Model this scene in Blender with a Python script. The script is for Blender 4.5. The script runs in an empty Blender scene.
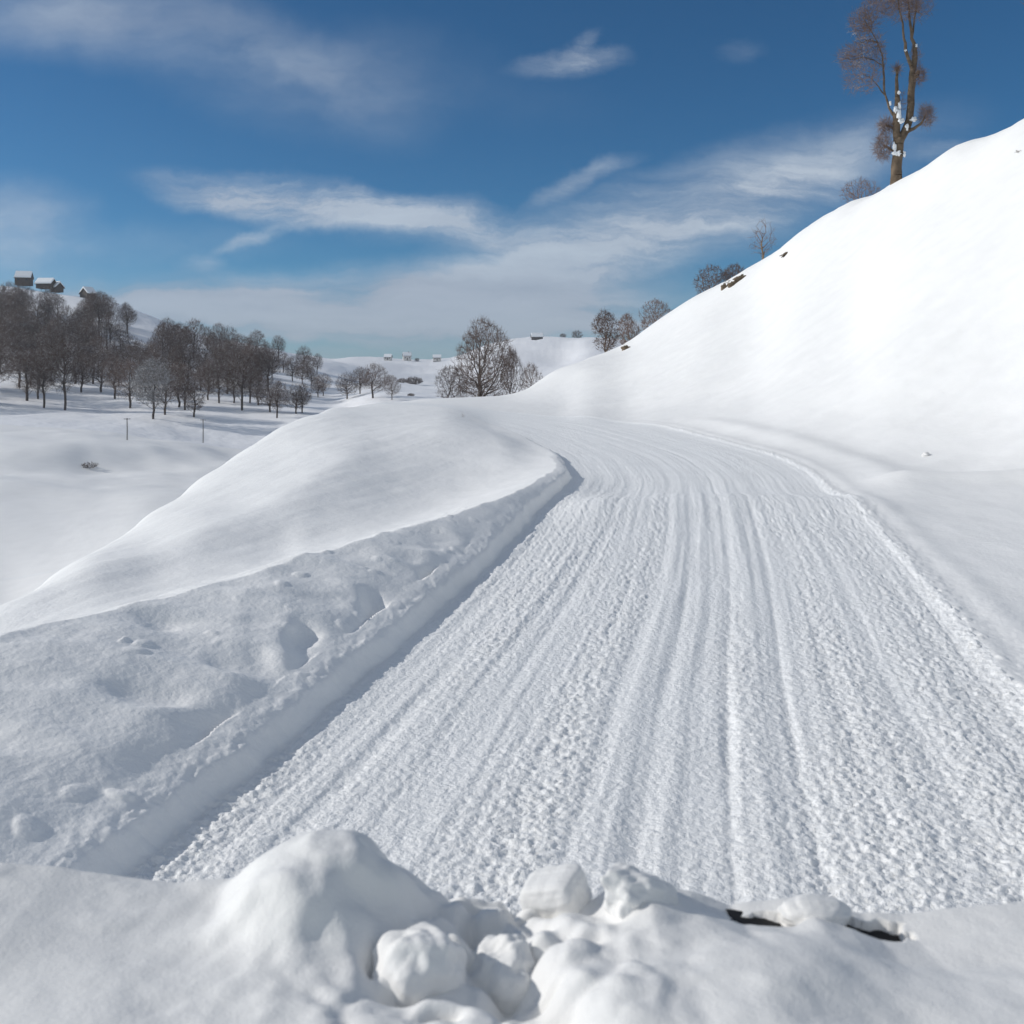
import bpy, math, random
import numpy as np
from mathutils import Vector

S = bpy.context.scene
COL = S.collection
PI = math.pi
CAMH = 2.0          # eye height over the road (m)
F = 1000.0          # focal length in pixels of a 1024 picture
HY = 380.0          # picture row of the true horizon

# ------------------------------------------------------------------ camera
cam = bpy.data.cameras.new("camera")
cam.sensor_width = 36.0
cam.lens = 36.0 * F / 1024.0
cam.shift_y = -(512.0 - HY) / 1024.0
cam.clip_start = 0.05
cam.clip_end = 12000
cam.dof.use_dof = True
cam.dof.focus_distance = 16.0
cam.dof.aperture_fstop = 5.0
camo = bpy.data.objects.new("camera", cam)
COL.objects.link(camo)
camo.location = (0, 0, CAMH)
camo.rotation_euler = (PI / 2, 0, 0)
S.camera = camo

# ------------------------------------------------------------------ light
SUN_EL = math.radians(26.5)
SUN_AZ = math.radians(-86.0)         # measured from +Y (view direction) clockwise; negative = left
sun_dir = Vector((math.sin(SUN_AZ) * math.cos(SUN_EL), math.cos(SUN_AZ) * math.cos(SUN_EL), math.sin(SUN_EL)))
sl = bpy.data.lights.new("sun", 'SUN')
sl.energy = 3.0
sl.angle = math.radians(0.55)
sl.color = (1.0, 0.96, 0.905)
so = bpy.data.objects.new("sun", sl)
COL.objects.link(so)
so.rotation_euler = sun_dir.to_track_quat('Z', 'Y').to_euler()
so.location = (-40, 20, 40)

S.view_settings.view_transform = 'Standard'
S.view_settings.look = 'None'
S.view_settings.gamma = 1.0
S.view_settings.use_curve_mapping = False
S.view_settings.exposure = 0.10

W = bpy.data.worlds.new("World")
S.world = W
W.use_nodes = True
nt = W.node_tree
nt.nodes.clear()
N = nt.nodes
Lk = nt.links


def wmath(op, a, b=None, c=None, clamp=False):
    n = N.new('ShaderNodeMath'); n.operation = op; n.use_clamp = clamp
    for i, v in enumerate((a, b, c)):
        if v is None: continue
        if isinstance(v, (int, float)): n.inputs[i].default_value = v
        else: Lk.new(v, n.inputs[i])
    return n.outputs[0]


def wmix(f, a, b):
    n = N.new('ShaderNodeMix'); n.data_type = 'RGBA'
    if isinstance(f, (int, float)): n.inputs[0].default_value = f
    else: Lk.new(f, n.inputs[0])
    for i, v in ((6, a), (7, b)):
        if isinstance(v, tuple): n.inputs[i].default_value = (*v, 1)
        else: Lk.new(v, n.inputs[i])
    return n.outputs[2]


sky = N.new('ShaderNodeTexSky')
sky.sky_type = 'NISHITA'
sky.sun_disc = False
sky.sun_elevation = SUN_EL
sky.sun_rotation = SUN_AZ
sky.altitude = 1500
sky.air_density = 0.85
sky.dust_density = 0.15
sky.ozone_density = 4.0
tc = N.new('ShaderNodeTexCoord')
sp = N.new('ShaderNodeSeparateXYZ'); Lk.new(tc.outputs['Generated'], sp.inputs[0])
yy = wmath('MAXIMUM', sp.outputs[1], 0.12)
uu = wmath('DIVIDE', sp.outputs[0], yy)
tt = wmath('DIVIDE', sp.outputs[2], yy)
cmb = N.new('ShaderNodeCombineXYZ'); Lk.new(uu, cmb.inputs[0]); Lk.new(tt, cmb.inputs[1])
# gentle domain warp so the cirrus get torn edges
nw = N.new('ShaderNodeTexNoise'); nw.inputs['Scale'].default_value = 6.0; nw.inputs['Detail'].default_value = 9; nw.inputs['Roughness'].default_value = .62
Lk.new(cmb.outputs[0], nw.inputs['Vector'])
vs = N.new('ShaderNodeVectorMath'); vs.operation = 'SUBTRACT'; Lk.new(nw.outputs['Color'], vs.inputs[0]); vs.inputs[1].default_value = (.5, .5, .5)
vm = N.new('ShaderNodeVectorMath'); vm.operation = 'MULTIPLY'; Lk.new(vs.outputs[0], vm.inputs[0]); vm.inputs[1].default_value = (.12, .06, 0)
va = N.new('ShaderNodeVectorMath'); va.operation = 'ADD'; Lk.new(cmb.outputs[0], va.inputs[0]); Lk.new(vm.outputs[0], va.inputs[1])
warped = va.outputs[0]


def cloud(px, py, rx, ry, deg, k, soft=0.0):
    m = N.new('ShaderNodeMapping'); m.vector_type = 'TEXTURE'
    m.inputs['Location'].default_value = ((px - 512) / F, (HY - py) / F, 0)
    m.inputs['Rotation'].default_value = (0, 0, math.radians(deg))
    m.inputs['Scale'].default_value = (rx / F, ry / F, 1)
    Lk.new(warped, m.inputs['Vector'])
    l = N.new('ShaderNodeVectorMath'); l.operation = 'LENGTH'; Lk.new(m.outputs[0], l.inputs[0])
    r = N.new('ShaderNodeMapRange'); r.interpolation_type = 'SMOOTHSTEP'
    Lk.new(l.outputs['Value'], r.inputs['Value'])
    r.inputs['From Min'].default_value = soft; r.inputs['From Max'].default_value = 1.0
    r.inputs['To Min'].default_value = k; r.inputs['To Max'].default_value = 0
    return r.outputs[0]


def streak(rot, sx, sy, detail=6, rough=.6, off=0.):
    m = N.new('ShaderNodeMapping')
    m.inputs['Location'].default_value = (off, off * .7, 0)
    m.inputs['Rotation'].default_value = (0, 0, math.radians(-rot))
    m.inputs['Scale'].default_value = (sx, sy, 1)
    Lk.new(warped, m.inputs['Vector'])
    n = N.new('ShaderNodeTexNoise'); n.inputs['Scale'].default_value = 1.0
    n.inputs['Detail'].default_value = detail; n.inputs['Roughness'].default_value = rough
    Lk.new(m.outputs[0], n.inputs['Vector'])
    r = N.new('ShaderNodeMapRange'); r.interpolation_type = 'SMOOTHSTEP'; Lk.new(n.outputs['Fac'], r.inputs['Value'])
    r.inputs['From Min'].default_value = .32; r.inputs['From Max'].default_value = .68
    return r.outputs[0]


def csum(lst):
    a = lst[0]
    for b in lst[1:]: a = wmath('ADD', a, b)
    return a


diag = csum([cloud(660, 225, 380, 72, 19, 1.05), cloud(560, 262, 260, 46, 11, .75), cloud(575, 185, 80, 17, 28, .7),
             cloud(790, 185, 170, 40, 22, .55)])
wisp = csum([cloud(300, 205, 205, 30, -7, 1.35, .1), cloud(420, 225, 180, 34, -8, .45), cloud(225, 200, 70, 13, 9, .65, .1), cloud(255, 238, 60, 11, 18, .6), cloud(465, 228, 110, 30, -12, .6),
             cloud(202, 264, 42, 13, 0, .6), cloud(572, 62, 70, 18, 9, .8), cloud(578, 42, 34, 12, 35, .45),
             cloud(738, 46, 34, 16, 0, .22), cloud(945, 152, 26, 14, 10, .5)])
soft = csum([cloud(90, 8, 240, 70, -6, .62), cloud(300, 85, 180, 75, -14, .5), cloud(5, 225, 110, 66, -15, 1.0),
             cloud(120, 250, 220, 34, 4, .3), cloud(350, 60, 300, 60, -10, .16)])
low = csum([cloud(330, 312, 520, 56, 2, 1.25, .25), cloud(150, 300, 260, 42, -4, .6), cloud(520, 322, 230, 30, 3, .7),
            cloud(60, 285, 160, 26, -6, .5), cloud(800, 340, 400, 60, 4, .6), cloud(300, 365, 700, 34, 0, .6), cloud(40, 330, 500, 60, -4, .5)])
s1 = streak(20, 3.2, 17, 9, .68, off=3.1); s2 = streak(-3, 5.0, 26, 9, .72, off=8.2); s3 = streak(-12, 5, 9, 5, .55, off=1.3); s4 = streak(2, 3.0, 24, 6, .6, off=5.5)
cv = csum([wmath('MULTIPLY', diag, wmath('MULTIPLY_ADD', s1, .75, .30)),
           wmath('MULTIPLY', wisp, wmath('MULTIPLY_ADD', s2, .8, .25)),
           wmath('MULTIPLY', soft, wmath('MULTIPLY_ADD', s3, .75, .25)),
           wmath('MULTIPLY', low, wmath('MULTIPLY_ADD', s4, .75, .28))])
front = N.new('ShaderNodeMapRange'); Lk.new(sp.outputs[1], front.inputs['Value'])
front.inputs['From Min'].default_value = .15; front.inputs['From Max'].default_value = .4
cv = wmath('MULTIPLY', cv, front.outputs[0])
cv = wmath('MULTIPLY', wmath('MINIMUM', cv, 1.0), .80)
# broken bright cloud, unseen, added behind and above the viewer to lift ambient light
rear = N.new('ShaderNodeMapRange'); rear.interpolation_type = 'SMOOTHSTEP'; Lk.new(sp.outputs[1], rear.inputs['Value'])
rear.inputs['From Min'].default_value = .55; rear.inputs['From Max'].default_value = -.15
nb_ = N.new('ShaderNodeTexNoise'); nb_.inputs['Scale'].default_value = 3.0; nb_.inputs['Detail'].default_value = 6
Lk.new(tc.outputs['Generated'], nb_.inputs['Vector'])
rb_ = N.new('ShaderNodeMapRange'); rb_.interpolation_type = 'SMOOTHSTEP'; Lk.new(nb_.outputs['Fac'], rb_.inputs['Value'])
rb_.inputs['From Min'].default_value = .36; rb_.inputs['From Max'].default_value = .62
rear_fill = wmath('MULTIPLY', wmath('MULTIPLY', rear.outputs[0], rb_.outputs[0]), .9)
hsv = N.new('ShaderNodeHueSaturation'); hsv.inputs['Saturation'].default_value = 1.12; hsv.inputs['Value'].default_value = .92
Lk.new(sky.outputs[0], hsv.inputs['Color'])
SKY_COL = (.40, .70, .74)
tint = N.new('ShaderNodeMix'); tint.data_type = 'RGBA'; tint.blend_type = 'MULTIPLY'; tint.inputs[0].default_value = 1
Lk.new(hsv.outputs[0], tint.inputs[6]); tint.inputs[7].default_value = (*SKY_COL, 1)
ccol = wmix(s1, (3.9, 4.4, 5.2), (5.2, 5.8, 6.5))
ccol = wmix(wmath('MULTIPLY', wmath('MINIMUM', low, 1.0), .8), ccol, wmix(s4, (3.0, 3.35, 4.1), (4.2, 4.5, 5.2)))
mixed = wmix(cv, tint.outputs[2], ccol)
mixed = wmix(rear_fill, mixed, (5.5, 5.8, 6.0))
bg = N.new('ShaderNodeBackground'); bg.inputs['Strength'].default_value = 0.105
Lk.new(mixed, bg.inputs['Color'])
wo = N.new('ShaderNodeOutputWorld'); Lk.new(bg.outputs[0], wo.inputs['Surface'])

# ------------------------------------------------------------------ noise helpers
_r = np.random.RandomState(11)
PERM = _r.permutation(4096).astype(np.int32)
GA = (_r.rand(4096) * 2 * PI)
GX = np.cos(GA); GY = np.sin(GA)
R1 = _r.rand(4096); R2 = _r.rand(4096); R3 = _r.rand(4096)


def hsh(i, j, s=0):
    return PERM[(PERM[(i + s * 131) & 4095] + j) & 4095]


def gnoise(x, y, s=0):
    xi = np.floor(x).astype(np.int64); yi = np.floor(y).astype(np.int64)
    xf = x - xi; yf = y - yi
    u = xf * xf * xf * (xf * (xf * 6 - 15) + 10); v = yf * yf * yf * (yf * (yf * 6 - 15) + 10)
    def g(a, b):
        h = hsh(xi + a, yi + b, s)
        return GX[h] * (xf - a) + GY[h] * (yf - b)
    n0 = g(0, 0) * (1 - u) + g(1, 0) * u
    n1 = g(0, 1) * (1 - u) + g(1, 1) * u
    return (n0 * (1 - v) + n1 * v) * 1.5


def fbm(x, y, oct=4, s=0, gain=.5):
    r = 0; a = 1.0
    for k in range(oct):
        r = r + a * gnoise(x * 2 ** k + 17.3 * k, y * 2 ** k - 9.1 * k, s + k); a *= gain
    return r


def clods(x, y, s=0, keep=1.0):
    """lumps: random domes on a jittered lattice; returns height 0..1"""
    xi = np.floor(x).astype(np.int64); yi = np.floor(y).astype(np.int64)
    best = np.zeros_like(x)
    for a in (-1, 0, 1):
        for b in (-1, 0, 1):
            h = hsh(xi + a, yi + b, s)
            cx = xi + a + R1[h]; cy = yi + b + R2[h]
            rad = .3 + .55 * R3[h]
            h2 = (h * 7 + 13) & 4095
            on = R1[h2] < keep
            ang = R2[h2] * PI
            dx = x - cx; dy = y - cy
            ax = dx * np.cos(ang) + dy * np.sin(ang); ay = -dx * np.sin(ang) + dy * np.cos(ang)
            d = np.sqrt(ax * ax + (ay * 1.5) ** 2) / rad
            v = np.where(on, np.clip(1 - d ** 3, 0, 1) * (.35 + .65 * R3[h2]) * rad * 1.3, 0)
            best = np.maximum(best, v)
    return best


def blocks(x, y, s=0):
    """broken slabs: each cell a tilted facet, creased where cells meet"""
    xi = np.floor(x).astype(np.int64); yi = np.floor(y).astype(np.int64)
    f1 = np.full_like(x, 9.); f2 = np.full_like(x, 9.); hh = np.zeros_like(x)
    for a in (-1, 0, 1):
        for b in (-1, 0, 1):
            h = hsh(xi + a, yi + b, s)
            dx = x - (xi + a + .15 + .7 * R1[h]); dy = y - (yi + b + .15 + .7 * R2[h])
            d = np.sqrt(dx * dx + dy * dy)
            v = R3[h] + .9 * (GX[h] * dx + GY[h] * dy)
            near_ = d < f1
            f2 = np.where(near_, f1, np.minimum(f2, d)); hh = np.where(near_, v, hh); f1 = np.where(near_, d, f1)
    e = np.clip((f2 - f1) / .30, 0, 1)
    return hh * (e * e * (3 - 2 * e)) - .35 * (1 - np.clip((f2 - f1) / .12, 0, 1))


def sst(x, a=0., b=1.):
    t = np.clip((x - a) / (b - a), 0, 1)
    return t * t * (3 - 2 * t)


def pchip(xk, yk, x):
    xk = np.asarray(xk, float); yk = np.asarray(yk, float)
    h = np.diff(xk); d = np.diff(yk) / h
    m = np.zeros_like(yk)
    for i in range(1, len(xk) - 1):
        if d[i - 1] * d[i] > 0:
            w1 = 2 * h[i] + h[i - 1]; w2 = h[i] + 2 * h[i - 1]
            m[i] = (w1 + w2) / (w1 / d[i - 1] + w2 / d[i])
    m[0] = d[0]; m[-1] = d[-1]
    x = np.clip(x, xk[0], xk[-1])
    i = np.clip(np.searchsorted(xk, x) - 1, 0, len(xk) - 2)
    t = (x - xk[i]) / h[i]
    return ((2 * t ** 3 - 3 * t ** 2 + 1) * yk[i] + (t ** 3 - 2 * t ** 2 + t) * h[i] * m[i]
            + (-2 * t ** 3 + 3 * t ** 2) * yk[i + 1] + (t ** 3 - t ** 2) * h[i] * m[i + 1])


# ------------------------------------------------------------------ the lie of the land
# profiles along sight lines (survey style): bearing, then (distance, height) pairs.
def P(Y, py): return (Y, CAMH - (py - HY) * Y / F)


PROF = {
    -500: [(3, .4), (6, -.6), (10, -2.5), (18, -6), (35, -10), (60, -12), (110, -11), (150, -8), (180, -4), P(260, 365), P(330, 315), P(400, 278), P(440, 278), P(700, 320), (3500, 60)],
    -200: [(3, .4), (6, -.1), (10, -1.4), (18, -4.5), (35, -7.5), (60, -8.5), (90, -7.2), (103, -7), (114, -4.3), (135, -4.1), (155, -3.5), P(180, 407), P(260, 367), P(330, 320), P(400, 281), P(440, 281), P(700, 320), (3500, 60)],
    0: [(3, .4), (5, .3), (7, .12), P(10, 605), (14, -1.9), (22, -5.2), (38, -9.2), P(58, 590), P(78, 520), P(97, 479), P(104, 474), P(116, 441), P(135, 431), P(155, 421), P(180, 410), P(260, 370), P(330, 326), P(400, 287), P(440, 289), P(700, 325), (3500, 60)],
    50: [(3, .4), (5.5, .3), (8, .14), P(13, 577), (17, -2.0), (24, -5), (41, -8.8), P(62, 568), P(82, 512), P(100, 479), P(107, 473), P(119, 442), P(138, 432), P(180, 412), P(260, 372), P(330, 329), P(400, 293), P(440, 295), P(700, 327), (3500, 60)],
    100: [(3, .4), (7, .32), (10, .07), P(16, 548), (20, -1.9), (28, -4.6), (44, -8.2), P(65, 550), P(85, 506), P(105, 478), P(112, 472), P(124, 444), P(142, 434), P(180, 414), P(260, 374), P(330, 333), P(400, 300), P(440, 302), P(700, 330), (3500, 60)],
    150: [(3, .4), (8, .27), (12.5, -.14), P(20, 514), (25, -2.0), (36, -5), (57, -8.5), P(82, 508), P(106, 478), P(118, 469), P(130, 447), P(147, 437), P(181, 415), P(260, 379), P(330, 343), P(400, 317), P(440, 319), P(700, 338), (3500, 57)],
    200: [(3, .4), (9, .22), P(13, 534), P(18, 504), P(25, 480), (31, -1.8), (45, -5.4), (70, -8.6), P(100, 487), P(118, 470), P(126, 466), P(138, 450), P(153, 441), P(182, 416), P(260, 384), P(330, 354), P(400, 336), P(440, 337), P(700, 345), (3500, 55)],
    240: [(3, .4), (9, .30), (13, .07), (18, -.12), (23, -.10), P(28, 455), (35, -1.3), (50, -4.7), (90, -8), (120, -9), P(136, 463), P(150, 450), P(164, 436), P(182, 418), P(260, 387), P(330, 360), P(400, 344), P(440, 344), P(700, 350), (3500, 54)],
    280: [(3, .4), (9, .36), (12, .16), (18, .06), (25, .14), P(32, 429), (40, -.5), (60, -4), (110, -8.6), (135, -9.4), P(165, 438), P(182, 420), P(260, 390), P(330, 366), P(400, 352), P(440, 352), P(700, 354), (3500, 52)],
    305: [(3, .4), (10, .34), (18, .15), (27, .38), P(35, 418), (43, -.1), (64, -3), (110, -6.8), (150, -7.2), P(181, 420), P(260, 394), P(330, 372), P(400, 360), P(440, 360), P(700, 358), (3500, 48)],
    330: [(3, .4), (11, .32), (18, .23), (28, .50), P(37, 413), P(44, 408), (54, .1), (70, -1.8), (110, -4.5), P(180, 420), P(260, 397), P(400, 366), P(600, 362), P(900, 362), (3500, 45)],
    380: [(3, .4), (12, .36), (20, .36), (30, .56), P(42, 411), P(55, 404), P(64, 402.5), (78, -.2), (130, -3), P(200, 398), P(400, 381), P(700, 365), P(900, 361), P(1100, 361), (3500, 45)],
    440: [(3, .4), (14, .38), (22, .50), (32, .62), P(45, 410), P(58, 404.5), P(75, 400.5), (100, -.8), P(200, 400), P(400, 386), P(700, 369), P(900, 360), P(1100, 360), (3500, 45)],
    500: [(3, .2), (14, .34), (18, .37), (25, .38), (31, .29), (37, .15), (42, .1), P(50, 416.5), P(65, 404), P(78, 400), (95, -.6), P(200, 401), P(400, 385), P(600, 362), P(850, 346), P(1100, 345), (3500, 45)],
    560: [(3, 0), (20, 0), (35, 0), P(50, 418), P(62, 405), P(78, 386), P(95, 370), (110, 2.6), (150, .5), (400, 4), P(600, 360), P(850, 340), P(1100, 340), (3500, 45)],
    590: [(3, 0), (20, 0), (42, .04), (52, .35), (66, 1.2), (82, 2.9), P(100, 357), (115, 4.1), (175, 1.9), (400, 5), P(850, 342), (3500, 45)],
    620: [(3, 0), (20, 0), (44, .03), (52, .3), (65, 1.4), (80, 3.1), (95, 4.8), P(105, 345), (120, 5.5), (200, 3), (400, 6), P(850, 345), (3500, 45)],
    660: [(3, 0), (20, 0), (38, .03), (47, .4), (60, 1.8), (75, 3.9), (90, 6.2), P(103, 320), (118, 8.2), (200, 6), (400, 8), (850, 25), (3500, 45)],
    700: [(3, 0), (16, 0), (34, .04), (44, .6), (55, 2.2), (70, 4.8), (85, 7.8), P(100, 295), (115, 10.8), (200, 9), (850, 25), (3500, 45)],
    750: [(3, 0), (16, 0), (30, .05), (38, .6), (48, 2.2), (60, 4.5), (76, 8.2), P(93, 268), (108, 12.8), (200, 12), (850, 25), (3500, 45)],
    800: [(3, 0), (14, 0), (27, .06), (33, .6), (40, 1.9), (50, 4.4), (65, 8.6), P(85, 236), (100, 14.7), (200, 14), (850, 25), (3500, 45)],
    850: [(3, 0), (14, 0), (25, .07), (30, .65), (38, 2.5), (50, 6.1), (65, 11.5), P(78, 203), (90, 16.7), (200, 17), (850, 25), (3500, 45)],
    895: [(3, 0), (14, 0), (23, .08), (28, .8), (36, 3.2), (50, 8.5), (62, 12.9), P(70, 182), (82, 16.6), (200, 18), (850, 25), (3500, 45)],
    960: [(3, 0), (12, 0), (20.5, .08), (25, .8), (32, 3.1), (42, 7.6), (52, 12.2), P(62, 146), (74, 17.6), (200, 19), (850, 25), (3500, 45)],
    1024: [(3, 0), (11, 0), (18, .08), (22, .7), (28, 2.8), (36, 6.6), (46, 11.8), P(55, 119), (66, 17.8), (200, 20), (850, 25), (3500, 45)],
    1200: [(3, 0), (9, 0), (13.5, .1), (17, .9), (22, 3.4), (30, 8.8), (42, 17), (52, 19), (200, 21), (850, 25), (3500, 45)],
    1450: [(3, 0), (7.5, 0), (10.3, .1), (13, 1), (17, 3.6), (24, 9.6), (33, 17), (42, 19.5), (200, 21), (850, 25), (3500, 45)],
}
_pk = sorted(PROF)
_lnY = np.linspace(math.log(3), math.log(3500), 900)
_tab = np.array([pchip(np.log([a for a, b in PROF[k]]), [b for a, b in PROF[k]], _lnY) for k in _pk])
_ucol = (np.array(_pk) - 512.) / F
_uf = np.linspace(_ucol[0], _ucol[-1], 781)
_tabf = np.array([pchip(_ucol, _tab[:, j], _uf) for j in range(_tab.shape[1])]).T   # [u, lnY]
# light smoothing across bearings
for _ in range(14):
    _tabf[1:-1] = .25 * _tabf[:-2] + .5 * _tabf[1:-1] + .25 * _tabf[2:]
for _ in range(6):
    _tabf[:, 1:-1] = .25 * _tabf[:, :-2] + .5 * _tabf[:, 1:-1] + .25 * _tabf[:, 2:]


def macro(X, Y):
    Yc = np.maximum(Y, 3.0)
    u = X / Yc
    fu = np.clip((u - _uf[0]) / (_uf[-1] - _uf[0]) * (len(_uf) - 1), 0, len(_uf) - 1.001)
    fy = np.clip((np.log(Yc) - _lnY[0]) / (_lnY[-1] - _lnY[0]) * (len(_lnY) - 1), 0, len(_lnY) - 1.001)
    i = fu.astype(int); j = fy.astype(int); a = fu - i; b = fy - j
    return (_tabf[i, j] * (1 - a) * (1 - b) + _tabf[i + 1, j] * a * (1 - b) + _tabf[i, j + 1] * (1 - a) * b + _tabf[i + 1, j + 1] * a * b)


# road edges in plan
RL = [(-8, -2.4), (0, -2.2), (2, -1.93), (4.04, -1.54), (5.3, -1.27), (6.9, -.96), (10, -.38), (13, .08), (16, .52), (18.5, .95), (21, 1.25), (25, 1.25), (31, .75), (40, -.6), (47.6, -2.6), (53, -6), (57, -11), (60, -20), (62, -60)]
RR = [(-8, 2.0), (0, 2.3), (3, 2.6), (6.25, 3.2), (8.3, 3.72), (11.8, 4.56), (15.4, 5.35), (17.5, 5.75), (22, 6.5), (27, 6.9), (33, 6.7), (40, 6.3), (46, 5.0), (51, 2.4), (56, -1.5), (60, -5), (64, -12), (67, -22), (70, -60)]
_rly = np.array([a for a, b in RL]); _rlx = np.array([b for a, b in RL])
_rry = np.array([a for a, b in RR]); _rrx = np.array([b for a, b in RR])


def road_edges(Y):
    return pchip(_rly, _rlx, Y), pchip(_rry, _rrx, Y)


def terrain(X, Y):
    """height and road weight at plan position X, Y (arrays)"""
    M = macro(X, Y)
    xl, xr = road_edges(np.clip(Y, -8, 69.9))
    wob = .035 * fbm(Y * 1.6, Y * 0 + 3.3, 3, 5)
    # distance to the edges measured across the road, not across X, where it bends away
    e = .25
    dl = (pchip(_rly, _rlx, np.clip(Y + e, -8, 61.9)) - pchip(_rly, _rlx, np.clip(Y - e, -8, 61.9))) / (2 * e)
    dr = (pchip(_rry, _rrx, np.clip(Y + e, -8, 69.9)) - pchip(_rry, _rrx, np.clip(Y - e, -8, 69.9))) / (2 * e)
    sL = (xl + wob - X) / np.sqrt(1 + dl * dl)     # >0 left of road
    sR = (X - xr - wob * .5) / np.sqrt(1 + dr * dr)     # >0 right of road
    near = 1 - sst(Y, 60, 75)
    road = (1 - sst(sL, -.03, .03)) * (1 - sst(sR, -.05, .05)) * (1 - sst(Y, 60, 66))
    # ---- left bank beside the road
    w = np.interp(Y, [2, 4, 5.3, 6.9, 8.3, 10.3, 13.3, 16, 22], [1.75, 1.75, 1.75, 1.50, 1.30, 1.02, .55, .35, .3])
    zc = np.interp(Y, [2, 5.3, 6.9, 8.3, 10.3, 13.3, 16, 22, 40], [.54, .54, .50, .46, .40, .33, .26, .20, .14])
    w = w + .08 * fbm(Y * .7, Y * 0 + 8., 2, 9)
    wallh = np.interp(Y, [2, 6, 10, 16, 20, 24, 30, 45], [.105, .105, .11, .13, .17, .16, .10, .05])
    lip = wallh * sst(sL, -.01, .12 + .03 * gnoise(Y * 3, Y * 0, 3))
    tq = np.clip((sL - .07) / np.maximum(w - .07, .05), 0, 1)
    up = (zc - wallh) * (1.35 * tq - .35 * tq * tq)
    beyond = np.clip(sL - w, 0, 50)
    fall = -.26 * beyond - .07 * beyond ** 2
    groove = -.004 * np.exp(-((sL - .30) / .05) ** 2) + .003 * np.exp(-((sL - .18) / .05) ** 2)
    bank = lip + up + np.clip(fall, -3, 0) + groove * (1 - sst(Y, 9, 20))
    # M at bank is approx .3-.4 : merge
    k = sst(beyond, .3, 2.6 + 0.10 * Y) 
    farm = sst(Y, 17, 30)
    zl = bank * (1 - k) + M * k
    mroad = M * sst(Y, 24, 42)       # the road level itself is flat, then follows the land
    zlf = mroad + (M - mroad) * sst(sL, .0, 1.6) + wallh * sst(sL, -.01, .2) * (1 - sst(sL, .2, 2.0) * .5)
    zl = zl * (1 - farm) + zlf * farm
    left = sst(sL, -.03, .03)
    leftw = np.where(sL > -.05, 1.0, 0.0)
    zr = M
    z = np.where(sL > -.02, zl, np.where(sR > 0, zr, mroad))
    # blend the road level into right side
    rb = sst(sR, -.6, .8)
    z = np.where(sL > -.02, z, mroad * (1 - rb) + M * rb)
    z = z * near + M * (1 - near)
    # ---- right windrow and verge
    rid = .034 * np.exp(-((sR - .02) / .13) ** 2) + .03 * np.exp(-((sR - .35) / .2) ** 2)
    rid = rid * (1 - sst(Y, 50, 60)) * (1 + .35 * gnoise(Y * 1.3, Y * 0 + 5, 7))
    z = z + np.where(sL < 0, rid, 0)
    # a second low swell off to the right and drifts at the hill's foot
    ln = Y - (19.6 - .22 * (X - 7))
    z = z + .16 * np.exp(-(ln / .45) ** 2) * sst(X, 6.2, 8.5) * (1 - sst(X, 14, 22))
    ln2 = sR - 1.5
    z = z + .10 * np.exp(-(ln2 / .5) ** 2) * sst(Y, 17, 20) * (1 - sst(Y, 36, 44))
    # ---- small roll where the road crests
    z = z + (.11 * np.exp(-((Y - 16.0 + .35 * np.sin(X * 1.3)) / 1.5) ** 2) - .10 * np.exp(-((Y - 19.0) / 1.8) ** 2)) * sst(-sL, 0, 1.0) * sst(-sR, -1.5, .3)
    z = z + .0 * M
    return z, road, sL, sR, M


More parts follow.
